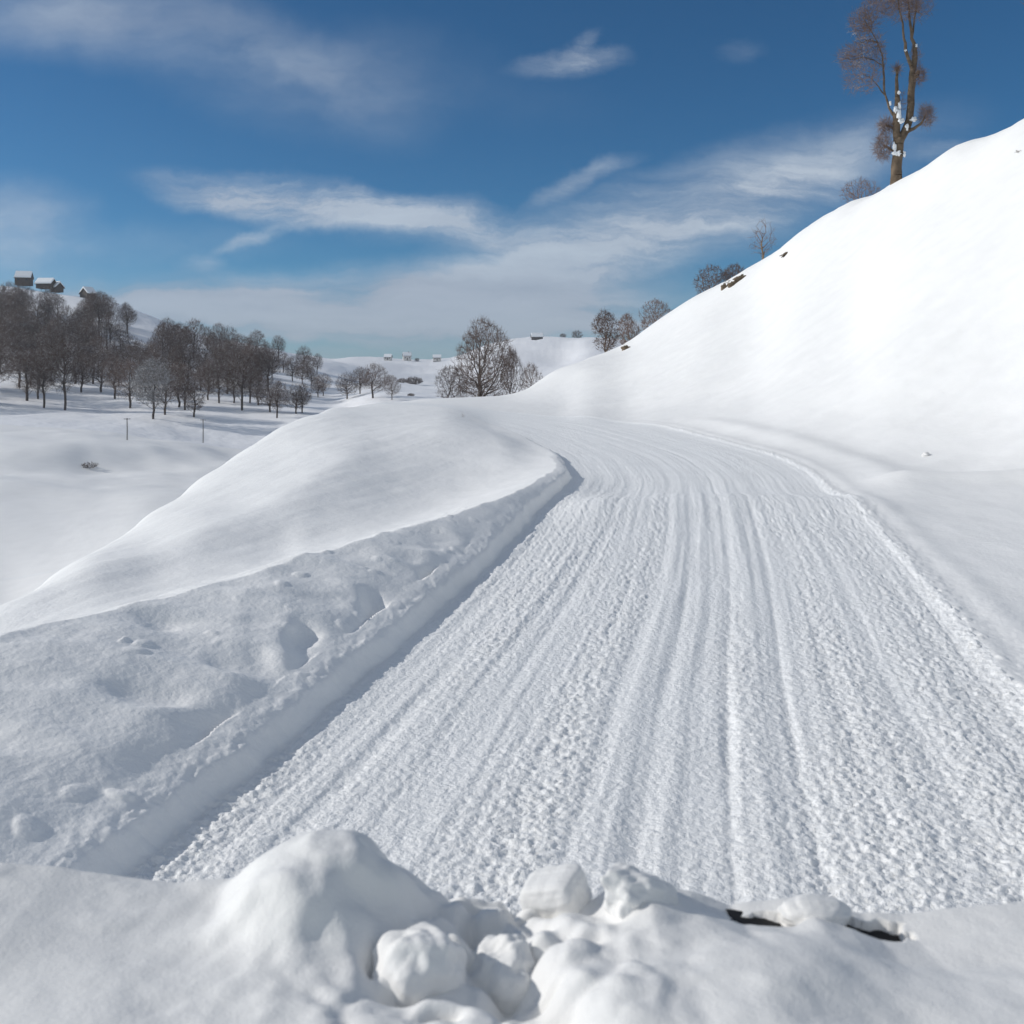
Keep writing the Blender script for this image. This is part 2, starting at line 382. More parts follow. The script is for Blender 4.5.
def detail(X, Y, z, road, sL, sR):
    """ruts, crumbs, wind ripples: real relief on the sheet"""
    d = np.zeros_like(z)
    off = 1 - road
    # broad undulation everywhere off road
    d += off * .012 * fbm(X * 1.1, Y * .6, 3, 21) * (1 - sst(Y, 60, 120))
    # wind-packed lines sweeping over the left shoulder
    lm = .7 * sst(sL, 1.2, 4) * (1 - sst(Y, 34, 48))
    q = X * .80 - Y * .22
    r_ = X * .22 + Y * .80
    d += lm * (.024 * fbm(q * .55, r_ * .075, 3, 31) + .011 * fbm(q * 2.2, r_ * .16, 3, 33) + .006 * np.abs(gnoise(q * 4.2, r_ * .25, 35)))
    # rolling streaks down the right-hand hill
    rm = sst(sR, 2.0, 6) * (1 - sst(Y, 120, 160)) * sst(X, 3, 8)
    a = Y * .93 - X * .35; b = X * .93 + Y * .35
    d += rm * (.22 * fbm(a * .085, b * .035, 3, 41) + .07 * fbm(a * .35, b * .07, 3, 43) + .040 * fbm(a * 1.0, b * .2, 3, 45) + .014 * fbm(a * 2.6, b * .5, 3, 46))
    # valley and far hills
    fm = sst(Y, 55, 110)
    d += fm * (.9 * fbm(X * .018, Y * .03, 4, 51) + .25 * fbm(X * .09, Y * .07, 3, 52)) * (1 - .6 * rm)
    fm2 = sst(Y, 420, 700)
    d += fm2 * 5.0 * fbm(X * .006, Y * .006, 4, 55)
    # disturbed snow on the near left bank: footprints, drift hummocks
    bm = .8 * sst(sL, .25, .5) * (1 - sst(Y, 9.5, 15)) * (1 - sst(sL, 2.2, 3.4))
    hx = X * .9 + Y * .25
    hy = Y * .9 - X * .25
    d += bm * (.040 * fbm(hx * 1.3, hy * 1.0, 2, 61) + .045 * np.maximum(0, gnoise(hx * 1.4 + 3, hy * 2.2, 63)) - .03 * np.maximum(0, gnoise(hx * 2.2, hy * 3.1, 65) - .15)
               + .003 * fbm(hx * 7, hy * 7, 3, 66))
    # trampled hollows in a line along the bank edge
    for (px_, py_, rx, ry, dep) in ((-.78, 9.3, .13, .40, .11), (-1.12, 7.9, .15, .55, .13), (-1.42, 6.9, .15, .34, .11), (-.30, 11.0, .14, .32, .07), (-1.62, 6.2, .22, .3, .08),
                                    (-2.0, 5.4, .24, .25, .08), (-1.55, 5.2, .16, .25, .05), (-.05, 12.6, .10, .28, .05), (-2.3, 6.6, .18, .2, .05), (-2.5, 4.6, .3, .22, .07), (.35, 14.6, .08, .2, .05)):
        wx_ = X + .10 * fbm(X * 1.3, Y * 1.3, 2, 67); wy_ = Y + .20 * fbm(X * 1.2 + 5, Y * 1.2, 2, 68)
        t = np.sqrt(((wx_ - px_) / rx) ** 2 + ((wy_ - py_) / ry) ** 2)
        d += np.where(sL > .28, -.60 * dep * np.exp(-(t / .75) ** 2.5), 0)
    # crumbly wall face
    wm = np.exp(-((sL - .12) / .12) ** 2) * (1 - sst(Y, 25, 35))
    d += .0016 * (1 - sst(Y, 8, 16)) * (1 - road) * fbm(X * 22, Y * 22, 3, 72, .6)
    d += wm * (.010 * fbm(X * 9, Y * 5, 3, 71))
    # a scatter of fallen crumbs along the wall's foot
    return d


def road_detail(X, Y, sL, sR):
    xl, xr = road_edges(np.clip(Y, -8, 69.9))
    c = (X - xl) / np.maximum(xr - xl, 1.)
    m = X - (xl + xr) * .5
    fade = 1 - sst(Y, 30, 60)
    d = .010 * fbm(c * 9, Y * .07, 3, 81)
    d += .005 * fbm(c * 26, Y * .10 + 4, 3, 83) * (1 - .5 * sst(Y, 15, 22))
    d += .004 * fbm(c * 60, Y * .25, 2, 84)
    # chosen ruts (across position, width, depth)
    for (cc, ww, dd) in ((.565, .012, .060), (.535, .022, .020), (.655, .010, .035), (.47, .016, .040), (.43, .012, -.028), (.60, .014, -.030), (.51, .012, -.022),
                         (.24, .014, .026), (.12, .020, .024), (.82, .018, .020), (.34, .02, .020), (.74, .018, -.018), (.18, .012, -.02), (.91, .02, .02)):
        c0 = cc + .012 * gnoise(Y * .12 + cc * 50, Y * 0 + cc * 9, 87)
        d -= .36 * dd * np.exp(-((c - c0) / ww) ** 2) * (.75 + .5 * gnoise(Y * .8 + cc * 30, Y * 0, 88)) * (1 - .45 * sst(Y, 14, 22))
    # packed smooth tracks vs loose crumbs
    loose = .55 + .75 * fbm(c * 7 + 2, Y * .12, 3, 91)
    loose += .5 * np.exp(-((c - .12) / .16) ** 2) + .35 * np.exp(-((c - .80) / .2) ** 2) - .4 * np.exp(-((c - .5) / .06) ** 2)
    loose = np.clip(loose, .35, 1.05)
    loose *= 1 - .55 * sst(Y, 15.0, 21)
    big = clods(X * 14, Y * 14, 93, .12) * .013
    mid = clods(X * 25, Y * 25, 95, .6) * .009
    sml = clods(X * 44, Y * 44, 97, 1.) * .0085
    d += loose * (np.maximum(np.maximum(big, mid), sml) + .008 * fbm(X * 16, Y * 20, 4, 98, .65))
    return d * np.clip(.35 + fade, 0, 1)


# ------------------------------------------------------------------ materials
MATS = {}


def new_mat(name):
    m = bpy.data.materials.new(name); m.use_nodes = True
    t = m.node_tree; b = t.nodes['Principled BSDF']
    MATS[name] = m
    return m, t, b


def ramp(t, fac, stops):
    r = t.nodes.new('ShaderNodeValToRGB'); t.links.new(fac, r.inputs[0])
    while len(r.color_ramp.elements) < len(stops): r.color_ramp.elements.new(.5)
    for e, (p, c) in zip(r.color_ramp.elements, stops): e.position = p; e.color = (*c, 1)
    return r.outputs[0]


def snow_mat(name, col, bumps, rough=.62, var=.02, dist=1.0):
    m, t, b = new_mat(name)
    geo = t.nodes.new('ShaderNodeNewGeometry')
    n = t.nodes.new('ShaderNodeTexNoise'); n.inputs['Scale'].default_value = .9; n.inputs['Detail'].default_value = 4
    t.links.new(geo.outputs['Position'], n.inputs['Vector'])
    c0 = tuple(max(0, c - var) for c in col); c1 = tuple(min(.97, c + var) for c in col)
    t.links.new(ramp(t, n.outputs['Fac'], [(.3, c0), (.7, c1)]), b.inputs['Base Color'])
    b.inputs['Roughness'].default_value = rough
    b.inputs['Specular IOR Level'].default_value = .25
    prev = None
    for sc, st, det in bumps:
        nn = t.nodes.new('ShaderNodeTexNoise'); nn.inputs['Scale'].default_value = sc; nn.inputs['Detail'].default_value = det; nn.inputs['Roughness'].default_value = .6
        t.links.new(geo.outputs['Position'], nn.inputs['Vector'])
        bp = t.nodes.new('ShaderNodeBump'); bp.inputs['Strength'].default_value = 1.0; bp.inputs['Distance'].default_value = st * dist
        t.links.new(nn.outputs['Fac'], bp.inputs['Height'])
        if prev: t.links.new(prev, bp.inputs['Normal'])
        prev = bp.outputs['Normal']
    if prev: t.links.new(prev, b.inputs['Normal'])
    return m


SNOW = (.905, .90, .885)
M_snow = snow_mat('fresh_snow', SNOW, [(45, .0035, 4), (7, .010, 3)])
M_road = snow_mat('groomed_snow', (.885, .89, .885), [(60, .006, 5), (22, .012, 3)])
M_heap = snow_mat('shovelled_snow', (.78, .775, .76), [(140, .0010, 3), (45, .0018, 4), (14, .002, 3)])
M_far = snow_mat('distant_snow', (.88, .885, .90), [(1.2, .05, 4), (.15, .4, 3)])


def bark_mat(name, c0, c1, snowamt, frost=0.0, rough=.9):
    m, t, b = new_mat(name)
    geo = t.nodes.new('ShaderNodeNewGeometry'); tcn = t.nodes.new('ShaderNodeTexCoord')
    oi = t.nodes.new('ShaderNodeObjectInfo')
    n = t.nodes.new('ShaderNodeTexNoise'); n.inputs['Scale'].default_value = 2.2; n.inputs['Detail'].default_value = 5
    t.links.new(tcn.outputs['Object'], n.inputs['Vector'])
    base = ramp(t, n.outputs['Fac'], [(.3, c0), (.7, c1)])
    hv = t.nodes.new('ShaderNodeHueSaturation'); t.links.new(base, hv.inputs['Color'])
    mr = t.nodes.new('ShaderNodeMapRange'); t.links.new(oi.outputs['Random'], mr.inputs['Value'])
    mr.inputs['To Min'].default_value = .7; mr.inputs['To Max'].default_value = 1.3
    t.links.new(mr.outputs[0], hv.inputs['Value'])
    # snow lying on upward faces, in patches
    sx = t.nodes.new('ShaderNodeSeparateXYZ'); t.links.new(geo.outputs['Normal'], sx.inputs[0])
    up = t.nodes.new('ShaderNodeMapRange'); t.links.new(sx.outputs[2], up.inputs['Value'])
    up.inputs['From Min'].default_value = .25; up.inputs['From Max'].default_value = .7
    n2 = t.nodes.new('ShaderNodeTexNoise'); n2.inputs['Scale'].default_value = 1.1; n2.inputs['Detail'].default_value = 3
    t.links.new(tcn.outputs['Object'], n2.inputs['Vector'])
    pt = t.nodes.new('ShaderNodeMapRange'); t.links.new(n2.outputs['Fac'], pt.inputs['Value'])
    pt.inputs['From Min'].default_value = .62 - snowamt * .4; pt.inputs['From Max'].default_value = .75 - snowamt * .4
    mu = t.nodes.new('ShaderNodeMath'); mu.operation = 'MULTIPLY_ADD'; t.links.new(up.outputs[0], mu.inputs[0]); t.links.new(pt.outputs[0], mu.inputs[1]); mu.inputs[2].default_value = frost
    mu.use_clamp = True
    mx = t.nodes.new('ShaderNodeMix'); mx.data_type = 'RGBA'; t.links.new(mu.outputs[0], mx.inputs[0]); t.links.new(hv.outputs[0], mx.inputs[6]); mx.inputs[7].default_value = (.8, .82, .86, 1)
    t.links.new(mx.outputs[2], b.inputs['Base Color']); b.inputs['Roughness'].default_value = rough
    b.inputs['Specular IOR Level'].default_value = .2
    return m


M_twig = bark_mat('wood_twigs', (.085, .058, .047), (.16, .115, .095), .35)
M_bark = bark_mat('wood_bark', (.06, .05, .045), (.12, .10, .09), .35)
M_twigf = bark_mat('frosted_twigs', (.14, .13, .125), (.24, .23, .225), .6, .04)
M_twigw = bark_mat('reddish_twigs', (.14, .095, .078), (.24, .17, .14), .15)
M_barkw = bark_mat('beech_bark', (.11, .08, .055), (.24, .18, .125), .15)
M_brush = bark_mat('dry_brush', (.08, .055, .035), (.17, .12, .08), .3)


def plain(name, col, rough=.7, nscale=6., var=.25, metal=0.):
    m, t, b = new_mat(name)
    tcn = t.nodes.new('ShaderNodeTexCoord')
    n = t.nodes.new('ShaderNodeTexNoise'); n.inputs['Scale'].default_value = nscale; n.inputs['Detail'].default_value = 5
    t.links.new(tcn.outputs['Object'], n.inputs['Vector'])
    t.links.new(ramp(t, n.outputs['Fac'], [(.3, tuple(c * (1 - var) for c in col)), (.7, tuple(min(1, c * (1 + var)) for c in col))]), b.inputs['Base Color'])
    b.inputs['Roughness'].default_value = rough; b.inputs['Metallic'].default_value = metal
    return m


M_timber = plain('dark_timber', (.07, .055, .045), .85)
M_plaster = plain('pale_plaster', (.62, .60, .57), .85, 2., .1)
M_window = plain('window_glass', (.03, .035, .04), .15, 2., .1)
M_roofs = snow_mat('roof_snow', (.86, .88, .9), [(3, .03, 3)])
M_pole = plain('weathered_pole', (.12, .11, .10), .8)
M_black = plain('black_plastic', (.006, .006, .007), .75, 20., .2)
M_rock = plain('brown_rock', (.16, .12, .08), .9, 5., .4)
M_fir = plain('dark_needles', (.025, .035, .03), .9, 4., .4)


# ------------------------------------------------------------------ object helpers
def mesh_obj(name, V, Fc, mat, parent=None, smooth=True):
    me = bpy.data.meshes.new(name)
    V = np.asarray(V, np.float32)
    if isinstance(Fc, np.ndarray):
        nf, k = Fc.shape
        me.vertices.add(len(V)); me.vertices.foreach_set('co', V.ravel())
        me.loops.add(nf * k); me.loops.foreach_set('vertex_index', Fc.astype(np.int32).ravel())
        me.polygons.add(nf); me.polygons.foreach_set('loop_start', np.arange(0, nf * k, k, dtype=np.int32))
        me.polygons.foreach_set('loop_total', np.full(nf, k, np.int32))
        me.update(calc_edges=True)
    else:
        me.from_pydata([tuple(map(float, v)) for v in V], [], Fc); me.update()
    me.polygons.foreach_set('use_smooth', np.full(len(me.polygons), smooth, bool))
    me.validate()
    me.materials.append(mat)
    o = bpy.data.objects.new(name, me); COL.objects.link(o)
    if parent is not None: o.parent = parent
    return o


def tag(o, label=None, cat=None, group=None, kind=None):
    if label: o['label'] = label
    if cat: o['category'] = cat
    if group: o['group'] = group
    if kind: o['kind'] = kind
    return o


def empty(name, loc, rz=0., scale=1.):
    o = bpy.data.objects.new(name, None); COL.objects.link(o)
    o.location = loc; o.rotation_euler = (0, 0, rz); o.scale = (scale,) * 3
    o.empty_display_size = .2
    return o


def copy_tree(root, loc, rz, scale):
    r = root.copy(); COL.objects.link(r)
    r.location = loc; r.rotation_euler = (0, 0, rz); r.scale = scale if isinstance(scale, tuple) else (scale,) * 3
    for ch in list(root.children):
        c = ch.copy(); COL.objects.link(c); c.parent = r
    return r


def height_at(X, Y):
    X = np.array([float(X)]); Y = np.array([float(Y)])
    z, road, sL, sR, M = terrain(X, Y)
    return float((z + detail(X, Y, z, road, sL, sR))[0])


def spot(px, py, y0, y1):
    """where the bearing px meets the land seen at row py, between distances y0 and y1"""
    Y = np.linspace(y0, y1, 500); X = Y * (px - 512) / F
    z, road, sL, sR, M = terrain(X, Y)
    z = z + detail(X, Y, z, road, sL, sR)
    row = HY + (CAMH - z) / Y * F
    k = int(np.argmin(np.abs(row - py)))
    return float(X[k]), float(Y[k]), float(z[k])


# ------------------------------------------------------------------ the land as one sheet, cut into its named grounds
def rows():
    y = [-6.0]
    while y[-1] < 2.4: y.append(y[-1] + .20)
    while y[-1] < 16: y.append(y[-1] + max(.009, y[-1] ** 2 / 2000 * 1.0))
    while y[-1] < 110: y.append(y[-1] * 1.0062)
    while y[-1] < 450: y.append(y[-1] * 1.010)
    while y[-1] < 3400: y.append(y[-1] * 1.03)
    return np.array(y)


YR = rows()
O = 8.0      # the fan of columns starts this far behind the camera
c_in = np.linspace(-.40, .40, 1150)
c_l = -.40 - np.cumsum(np.linspace(.0008, .02, 60)); c_r = -c_l
CU = np.concatenate([c_l[::-1], c_in, c_r])
# columns: parallel-ish near the camera, fan out later
off = np.maximum(YR + O, 2.2)
XX = CU[None, :] * off[:, None] * 1.0
# widen with distance so far bearings stay covered: bearing = CU*(Y+O)/Y
YYg = np.repeat(YR[:, None], len(CU), 1)
Xf = XX.ravel(); Yf = YYg.ravel()
Z, ROAD, SL, SR, MM = terrain(Xf, Yf)
Z = Z + detail(Xf, Yf, Z, ROAD, SL, SR)
sel = (ROAD > 0.001) & (Yf > 0)
rd = road_detail(Xf[sel], Yf[sel], SL[sel], SR[sel])
Z[sel] += rd * ROAD[sel]
# crumbs thrown onto the verges
sel2 = (((SR > -.1) & (SR < .5)) | ((SL > -.05) & (SL < .16))) & (Yf > 1.5) & (Yf < 40)
cr = clods(Xf[sel2] * 14, Yf[sel2] * 14, 101, .6)
fall = np.where(SR[sel2] > -.1, np.exp(-np.clip(SR[sel2], 0, 9) / .14), .35)
Z[sel2] += cr * .024 * fall
# sparse crumbs on the bank top
sel3 = (SL > .2) & (SL < 1.2) & (Yf < 14) & (Yf > 2)
cr = clods(Xf[sel3] * 9, Yf[sel3] * 9, 103, .06)
Z[sel3] += cr * .02
nr, nc = XX.shape
Vall = np.stack([Xf, Yf, Z], 1)
idx = np.arange(nr * nc).reshape(nr, nc)
Q = np.stack([idx[:-1, :-1], idx[:-1, 1:], idx[1:, 1:], idx[1:, :-1]], -1).reshape(-1, 4)
fx = Xf[Q].mean(1); fy = Yf[Q].mean(1); fsl = SL[Q].mean(1); fsr = SR[Q].mean(1)
is_road = (fsl < 0) & (fsr < 0) & (fy < 61) & (fy > -6)
far = fy > 100
is_hill = ~is_road & ~far & (fsl < 0)
is_bank = ~is_road & ~far & ~is_hill & (fx > -11 - .12 * fy)
valley = ~is_road & ~is_hill & ~is_bank & (fy < 150) & (fx < 0)
fh = ~(is_road | is_hill | is_bank | valley)
for nm, msk, mt in (('road', is_road, M_road), ('hillside', is_hill, M_snow), ('snow_field', is_bank, M_snow), ('valley', valley, M_snow), ('hills', fh, M_far)):
    q = Q[msk]
    if not len(q): continue
    used, inv = np.unique(q.ravel(), return_inverse=True)
    o = mesh_obj(nm, Vall[used], inv.reshape(-1, 4), mt)
    tag(o, kind='structure')


# ------------------------------------------------------------------ winter air
hv_, hf_ = [], []
for zz in (-16, 88):
    for (xx, yy_) in ((-3800, -40), (3800, -40), (3800, 3600), (-3800, 3600)): hv_.append((xx, yy_, zz))
hzo = mesh_obj('haze', hv_, [(0, 3, 2, 1), (4, 5, 6, 7), (0, 1, 5, 4), (1, 2, 6, 5), (2, 3, 7, 6), (3, 0, 4, 7)], bpy.data.materials.new('air'), None, False)
hm = hzo.data.materials[0]; hm.use_nodes = True; ht = hm.node_tree; ht.nodes.clear()
ho = ht.nodes.new('ShaderNodeOutputMaterial'); hp_ = ht.nodes.new('ShaderNodeVolumePrincipled')
hp_.inputs['Color'].default_value = (.86, .92, 1, 1); hp_.inputs['Density'].default_value = .00022; hp_.inputs['Anisotropy'].default_value = .3
ht.links.new(hp_.outputs[0], ho.inputs['Volume'])
tag(hzo, kind='stuff')


# ------------------------------------------------------------------ trees
def tubes(segs, sides):
    """segs: (n,8) p0 p1 r0 r1 -> verts, quads"""
    s = np.asarray(segs, float)
    p0 = s[:, 0:3]; p1 = s[:, 3:6]; r0 = s[:, 6]; r1 = s[:, 7]
    d = p1 - p0; d /= np.linalg.norm(d, axis=1)[:, None] + 1e-9
    ref = np.where(np.abs(d[:, 2:3]) > .9, np.array([[1., 0, 0]]), np.array([[0, 0, 1.]]))
    a = np.cross(d, ref); a /= np.linalg.norm(a, axis=1)[:, None] + 1e-9
    b = np.cross(d, a)
    V = []; n = len(s)
    for k in range(sides):
        an = 2 * PI * k / sides
        o = a * math.cos(an) + b * math.sin(an)
        V.append(p0 + o * r0[:, None])
    for k in range(sides):
        an = 2 * PI * k / sides
        o = a * math.cos(an) + b * math.sin(an)
        V.append(p1 + o * r1[:, None])
    V = np.stack(V, 1).reshape(-1, 3)
    base = (np.arange(n) * sides * 2)[:, None]
    Fq = [base + np.array([[k, (k + 1) % sides, sides + (k + 1) % sides, sides + k]]) for k in range(sides)]
    return V, np.concatenate(Fq, 0)


def grow(rng, start, pts, path_w=.45, tip=.010, expo=2.3, cont=None):
    """connect points to the wood nearest to them (counting the way sap has to run)"""
    nodes = [np.array(p, float) for p in start]
    par = [-1] + list(range(len(start) - 1))
    plen = [0.]
    for i in range(1, len(start)): plen.append(plen[-1] + np.linalg.norm(nodes[i] - nodes[i - 1]))
    A = np.zeros((len(nodes) + len(pts), 3)); A[:len(nodes)] = nodes
    PL = np.zeros(len(A)); PL[:len(nodes)] = plen
    n = len(nodes)
    root = nodes[-1]
    order = np.argsort(np.linalg.norm(pts - root, axis=1))
    for k in order:
        p = pts[k]
        v = p - A[:n]; d = np.linalg.norm(v, axis=1)
        cost = d + path_w * PL[:n] + .5 * np.maximum(0, A[:n, 2] - p[2]) * .6
        j = int(np.argmin(cost))
        A[n] = p; PL[n] = PL[j] + d[j]; par.append(j); n += 1
    w = np.zeros(n); cnt = np.zeros(n)
    for i in range(n - 1, 0, -1):
        if cnt[i] == 0: w[i] = tip ** expo
        w[par[i]] += w[i]; cnt[par[i]] += 1
    r = w ** (1 / expo)
    return A[:n], np.array(par), r, cnt


def crown_points(rng, n, cz, rx, ry, rz, shell=.55, blobs=None, zmin=None):
    out = []
    while len(out) < n:
        p = rng.uniform(-1, 1, 3); q = np.linalg.norm(p)
        if q > 1 or rng.rand() > shell + (1 - shell) * q ** 2: continue
        p = p * np.array([rx, ry, rz]); p[2] += cz
        if blobs is not None:
            ok = False
            for (bx, by, bz, br) in blobs:
                if np.linalg.norm((p - np.array([bx, by, bz])) / br) < 1: ok = True; break
            if not ok: continue
        if zmin is not None and p[2] < zmin: continue
        out.append(p)
    return np.array(out)


def tree_meshes(seed, H, npts, cw, trunk_h, trunk_r, tip=.011, twn=3, twl=.5, thick=.035, twr=.010, lean=0.):
    rng = np.random.RandomState(seed)
    start = [(0, 0, -.6), (.02, 0, 0), (rng.normal(0, .08), rng.normal(0, .08), trunk_h * .5), (rng.normal(0, .12) + lean * .3, rng.normal(0, .12), trunk_h)]
    for k in range(1, 4):
        f = k / 4
        start.append((start[3][0] + rng.normal(0, .15) + lean * f, start[3][1] + rng.normal(0, .15), trunk_h + (H - trunk_h) * .62 * f))
    rz = (H - trunk_h * .8) / 2; cz = H - rz
    nb = 11
    blobs = []
    for k in range(nb):
        an = rng.uniform(0, 2 * PI); q = rng.uniform(.15, .72); hh = rng.uniform(-.7, .75)
        blobs.append((math.cos(an) * q * cw, math.sin(an) * q * cw, cz + hh * rz, rng.uniform(.30, .48) * cw + .25 * rz))
    pts = crown_points(rng, npts, cz, cw, cw, rz, .5, blobs)
    # tallest wood in the middle: egg shape
    pts[:, :2] *= (1 - .35 * np.clip((pts[:, 2:3] - cz) / rz, 0, 1) ** 2)
    A, par, r, cnt = grow(rng, start, pts, .5, tip)
    if r[1] < trunk_r: r = r * (1 + (trunk_r / r[1] - 1) * np.clip(r / r[1], 0, 1) ** .7)
    r[0] = r[1] * 1.15
    segs = np.concatenate([A[par[1:]], A[1:], np.minimum(r[par[1:]], r[1:] * 1.35)[:, None], r[1:, None]], 1)
    big = segs[:, 7] >= thick
    tw = []
    for i in range(len(A)):
        if i < 5: continue
        k = twn if cnt[i] == 0 else (1 if rng.rand() < .6 else 0)
        base = A[i]; dirn = A[i] - A[par[i]]; dirn = dirn / (np.linalg.norm(dirn) + 1e-6)
        for _ in range(k):
            d = dirn * .7 + rng.normal(0, .55, 3) + np.array([0, 0, .28]); d /= np.linalg.norm(d)
            L = twl * rng.uniform(.5, 1.25)
            m = base + d * L * .5 + rng.normal(0, .05, 3)
            e = m + (d + rng.normal(0, .35, 3)) * L * .5
            tw.append((*base, *m, twr, twr * .8)); tw.append((*m, *e, twr * .8, twr * .35))
    tv, tf = tubes(segs[big], 6)
    cs = np.concatenate([segs[~big], np.array(tw)], 0)
    cvv, cf = tubes(cs, 3)
    return (tv, tf), (cvv, cf)


def make_tree(name, seed, mtrunk, mtwig, **kw):
    (tv, tf), (cvv, cf) = tree_meshes(seed, **kw)
    root = empty(name, (0, 0, 0))
    mesh_obj('trunk', tv, tf, mtrunk, root)
    mesh_obj('crown', cvv, cf, mtwig, root)
    return root


def place(root, px, py, y0, y1, rz=0., s=1., sink=0.):
    x, y, z = spot(px, py, y0, y1)
    root.location = (x, y, z - sink); root.rotation_euler = (0, 0, rz); root.scale = s if isinstance(s, tuple) else (s,) * 3
    return root


# --- the wood on the left hillside
protos = []
for k, (h, cw, th, np_) in enumerate(((11.8, 4.0, 2.6, 800), (13.2, 3.5, 3.8, 800), (10.8, 4.3, 2.4, 800), (13.0, 2.9, 2.8, 700), (9.8, 3.6, 2.0, 700), (11.0, 3.0, 3.4, 600), (12.4, 4.3, 3.0, 850), (9.0, 2.6, 2.2, 520))):
    protos.append(make_tree('bare_tree', 100 + k, M_bark, M_twig, H=h, npts=np_, cw=cw, trunk_h=th, trunk_r=.22, tip=.018, twn=5, twl=.95, twr=.018, thick=.06))
frost = make_tree('frosted_tree', 131, M_bark, M_twigf, H=10.5, npts=700, cw=3.7, trunk_h=1.6, trunk_r=.20, tip=.018, twn=6, twl=.9, twr=.024, thick=.06)
place(frost, 153, 419, 150, 230, .3, .98)
tag(frost, 'pale frosted tree at the front edge of the wood on the left hillside', 'tree', 'trees of the wood on the left hillside')

front_row = [(6, 352, 0.9), (27, 401, 1.0), (38, 399, 0.95), (44, 408, 1.02), (65, 410, 1.12), (75, 384, .95), (82, 374, 0.9), (93, 384, .95), (101, 392, .9), (115, 399, .95), (130, 408, 1.0),
             (165, 415, .95), (179, 407, .95), (185, 410, .9), (194, 417, .85), (208, 400, .9), (219, 403, .9), (234, 403, .85), (242, 410, .9), (250, 403, .85),
             (258, 405, .85), (270, 412, .85), (277, 418, .8), (296, 414, .72), (302, 413, .62), (318, 397, .7), (323, 396, .6), (347, 399, .62), (360, 394, .52), (373, 398, .6), (392, 400, .42)]
marks = {0: 'slim bare tree at the left picture edge, halfway up the wooded hill',
         1: 'bare brown tree in the front of the wood, leftmost trunk standing on the lit snow',
         2: 'thin bare tree close behind the leftmost trunks at the front of the wood',
         3: 'second bare tree from the left along the lower edge of the wood, forked low',
         4: 'broad brown tree at the lower left of the wood, with the lowest trunk there',
         10: 'dark trunked bare tree above the left thin pole, left of the frosted tree',
         11: 'bare tree standing just right of the pale frosted tree',
         14: 'low twiggy tree at the lower edge of the wood above the right thin pole',
         18: 'bare tree at the lower edge of the wood, first beyond the right thin pole',
         22: 'small leaning bare tree at the bottom right of the wood, above the white mound',
         23: 'taller of two close trunks at the right end of the wood above the mound',
         24: 'shorter partner of the two close trunks at the right end of the wood',
         25: 'bare tree closing the right end of the wood on the ridge side',
         26: 'small bare tree tucked against the last tree at the right end of the wood',
         27: 'left tree of the small detached clump right of the wood',
         28: 'short dark tree in the middle of the small detached clump right of the wood',
         29: 'round topped tree at the right of the small detached clump beyond the mound',
         30: 'smallest pale tree ending the detached clump beyond the white mound'}
rg = random.Random(5)
WG = 'trees of the wood on the left hillside'
placed = []
wood_all = []
used = set()


def wood_tree(px, py, s, label, y0=150, y1=425):
    k = rg.randrange(8); pr = protos[k]
    x, y, z = spot(px, py, y0, y1)
    s *= .84 if px > 105 and px < 335 else .95
    if 340 < px < 385: s *= 1.2
    rz = rg.uniform(0, 6.28); sc = (s * 1.1 * rg.uniform(.88, 1.12),) * 2 + (s * rg.uniform(.92, 1.12),)
    if k in used: o = copy_tree(pr, (x, y, z - .2), rz, sc)
    else:
        used.add(k); o = pr; o.location = (x, y, z - .2); o.rotation_euler = (0, 0, rz); o.scale = sc
    tag(o, label, 'tree', WG)
    placed.append((px, py)); wood_all.append(o)
    return o


for i, (px, py, s) in enumerate(front_row):
    wood_tree(px, py, s, marks.get(i, 'bare dark trunked tree among the crowded front ranks of the wood'), 150, 330)


def ridge_row(px):      # rows of the skyline of the wooded hill
    return float(np.interp(px, [-200, 0, 60, 100, 200, 280, 330], [281, 287, 293, 300, 336, 352, 366]))


ORD = ['first', 'second', 'third', 'fourth', 'fifth', 'sixth', 'seventh', 'eighth', 'ninth', 'tenth', 'eleventh', 'twelfth', 'thirteenth']
plain_front = sorted((o.location.x / o.location.y, o) for o in [x_ for x_ in wood_all if 'crowded front ranks' in x_['label']])
for i, (_, o) in enumerate(plain_front):
    o['label'] = "dark trunked bare tree in the wood's front rank, %s such trunk from the left" % ORD[i]
SECT = [(-20, 34, 'below the tallest cabin'), (34, 62, 'below the low cabin'), (62, 92, 'below the steep roofed hut'), (92, 118, 'right of the steep roofed hut'), (118, 140, 'above the left pole'),
        (140, 170, 'behind the frosted tree'), (170, 194, 'between frosted tree and right pole'), (194, 220, 'above the right pole'), (220, 250, 'just right of the right pole'),
        (250, 285, 'above the white mound edge'), (285, 340, 'at the right end of the wood')]
RANK = ['skyline rank', 'upper rank', 'middle rank', 'lower rank']
cells = {}
tries = 0; n_in = 0
while n_in < 116 and tries < 6000:
    tries += 1
    px = rg.uniform(-8, 322)
    top = ridge_row(px) + (21 if px < 100 else 14 if px < 200 else 8); bot = float(np.interp(px, [0, 100, 200, 320], [395, 392, 398, 392]))
    if bot - top < 4: continue
    q = rg.random() ** .9
    py = top + (bot - top) * q
    if any(abs(px - a) < 6 and abs(py - b) < 5 for a, b in placed): continue
    o = wood_tree(px, py, rg.uniform(.85, 1.15) * (.8 if px > 270 else 1.), 'bare tree of the wood', 175, 410)
    sec = next(t_ for a, b, t_ in SECT if a <= px < b)
    cells.setdefault((sec, RANK[min(3, int(q * 4))]), []).append((px, o))
    n_in += 1
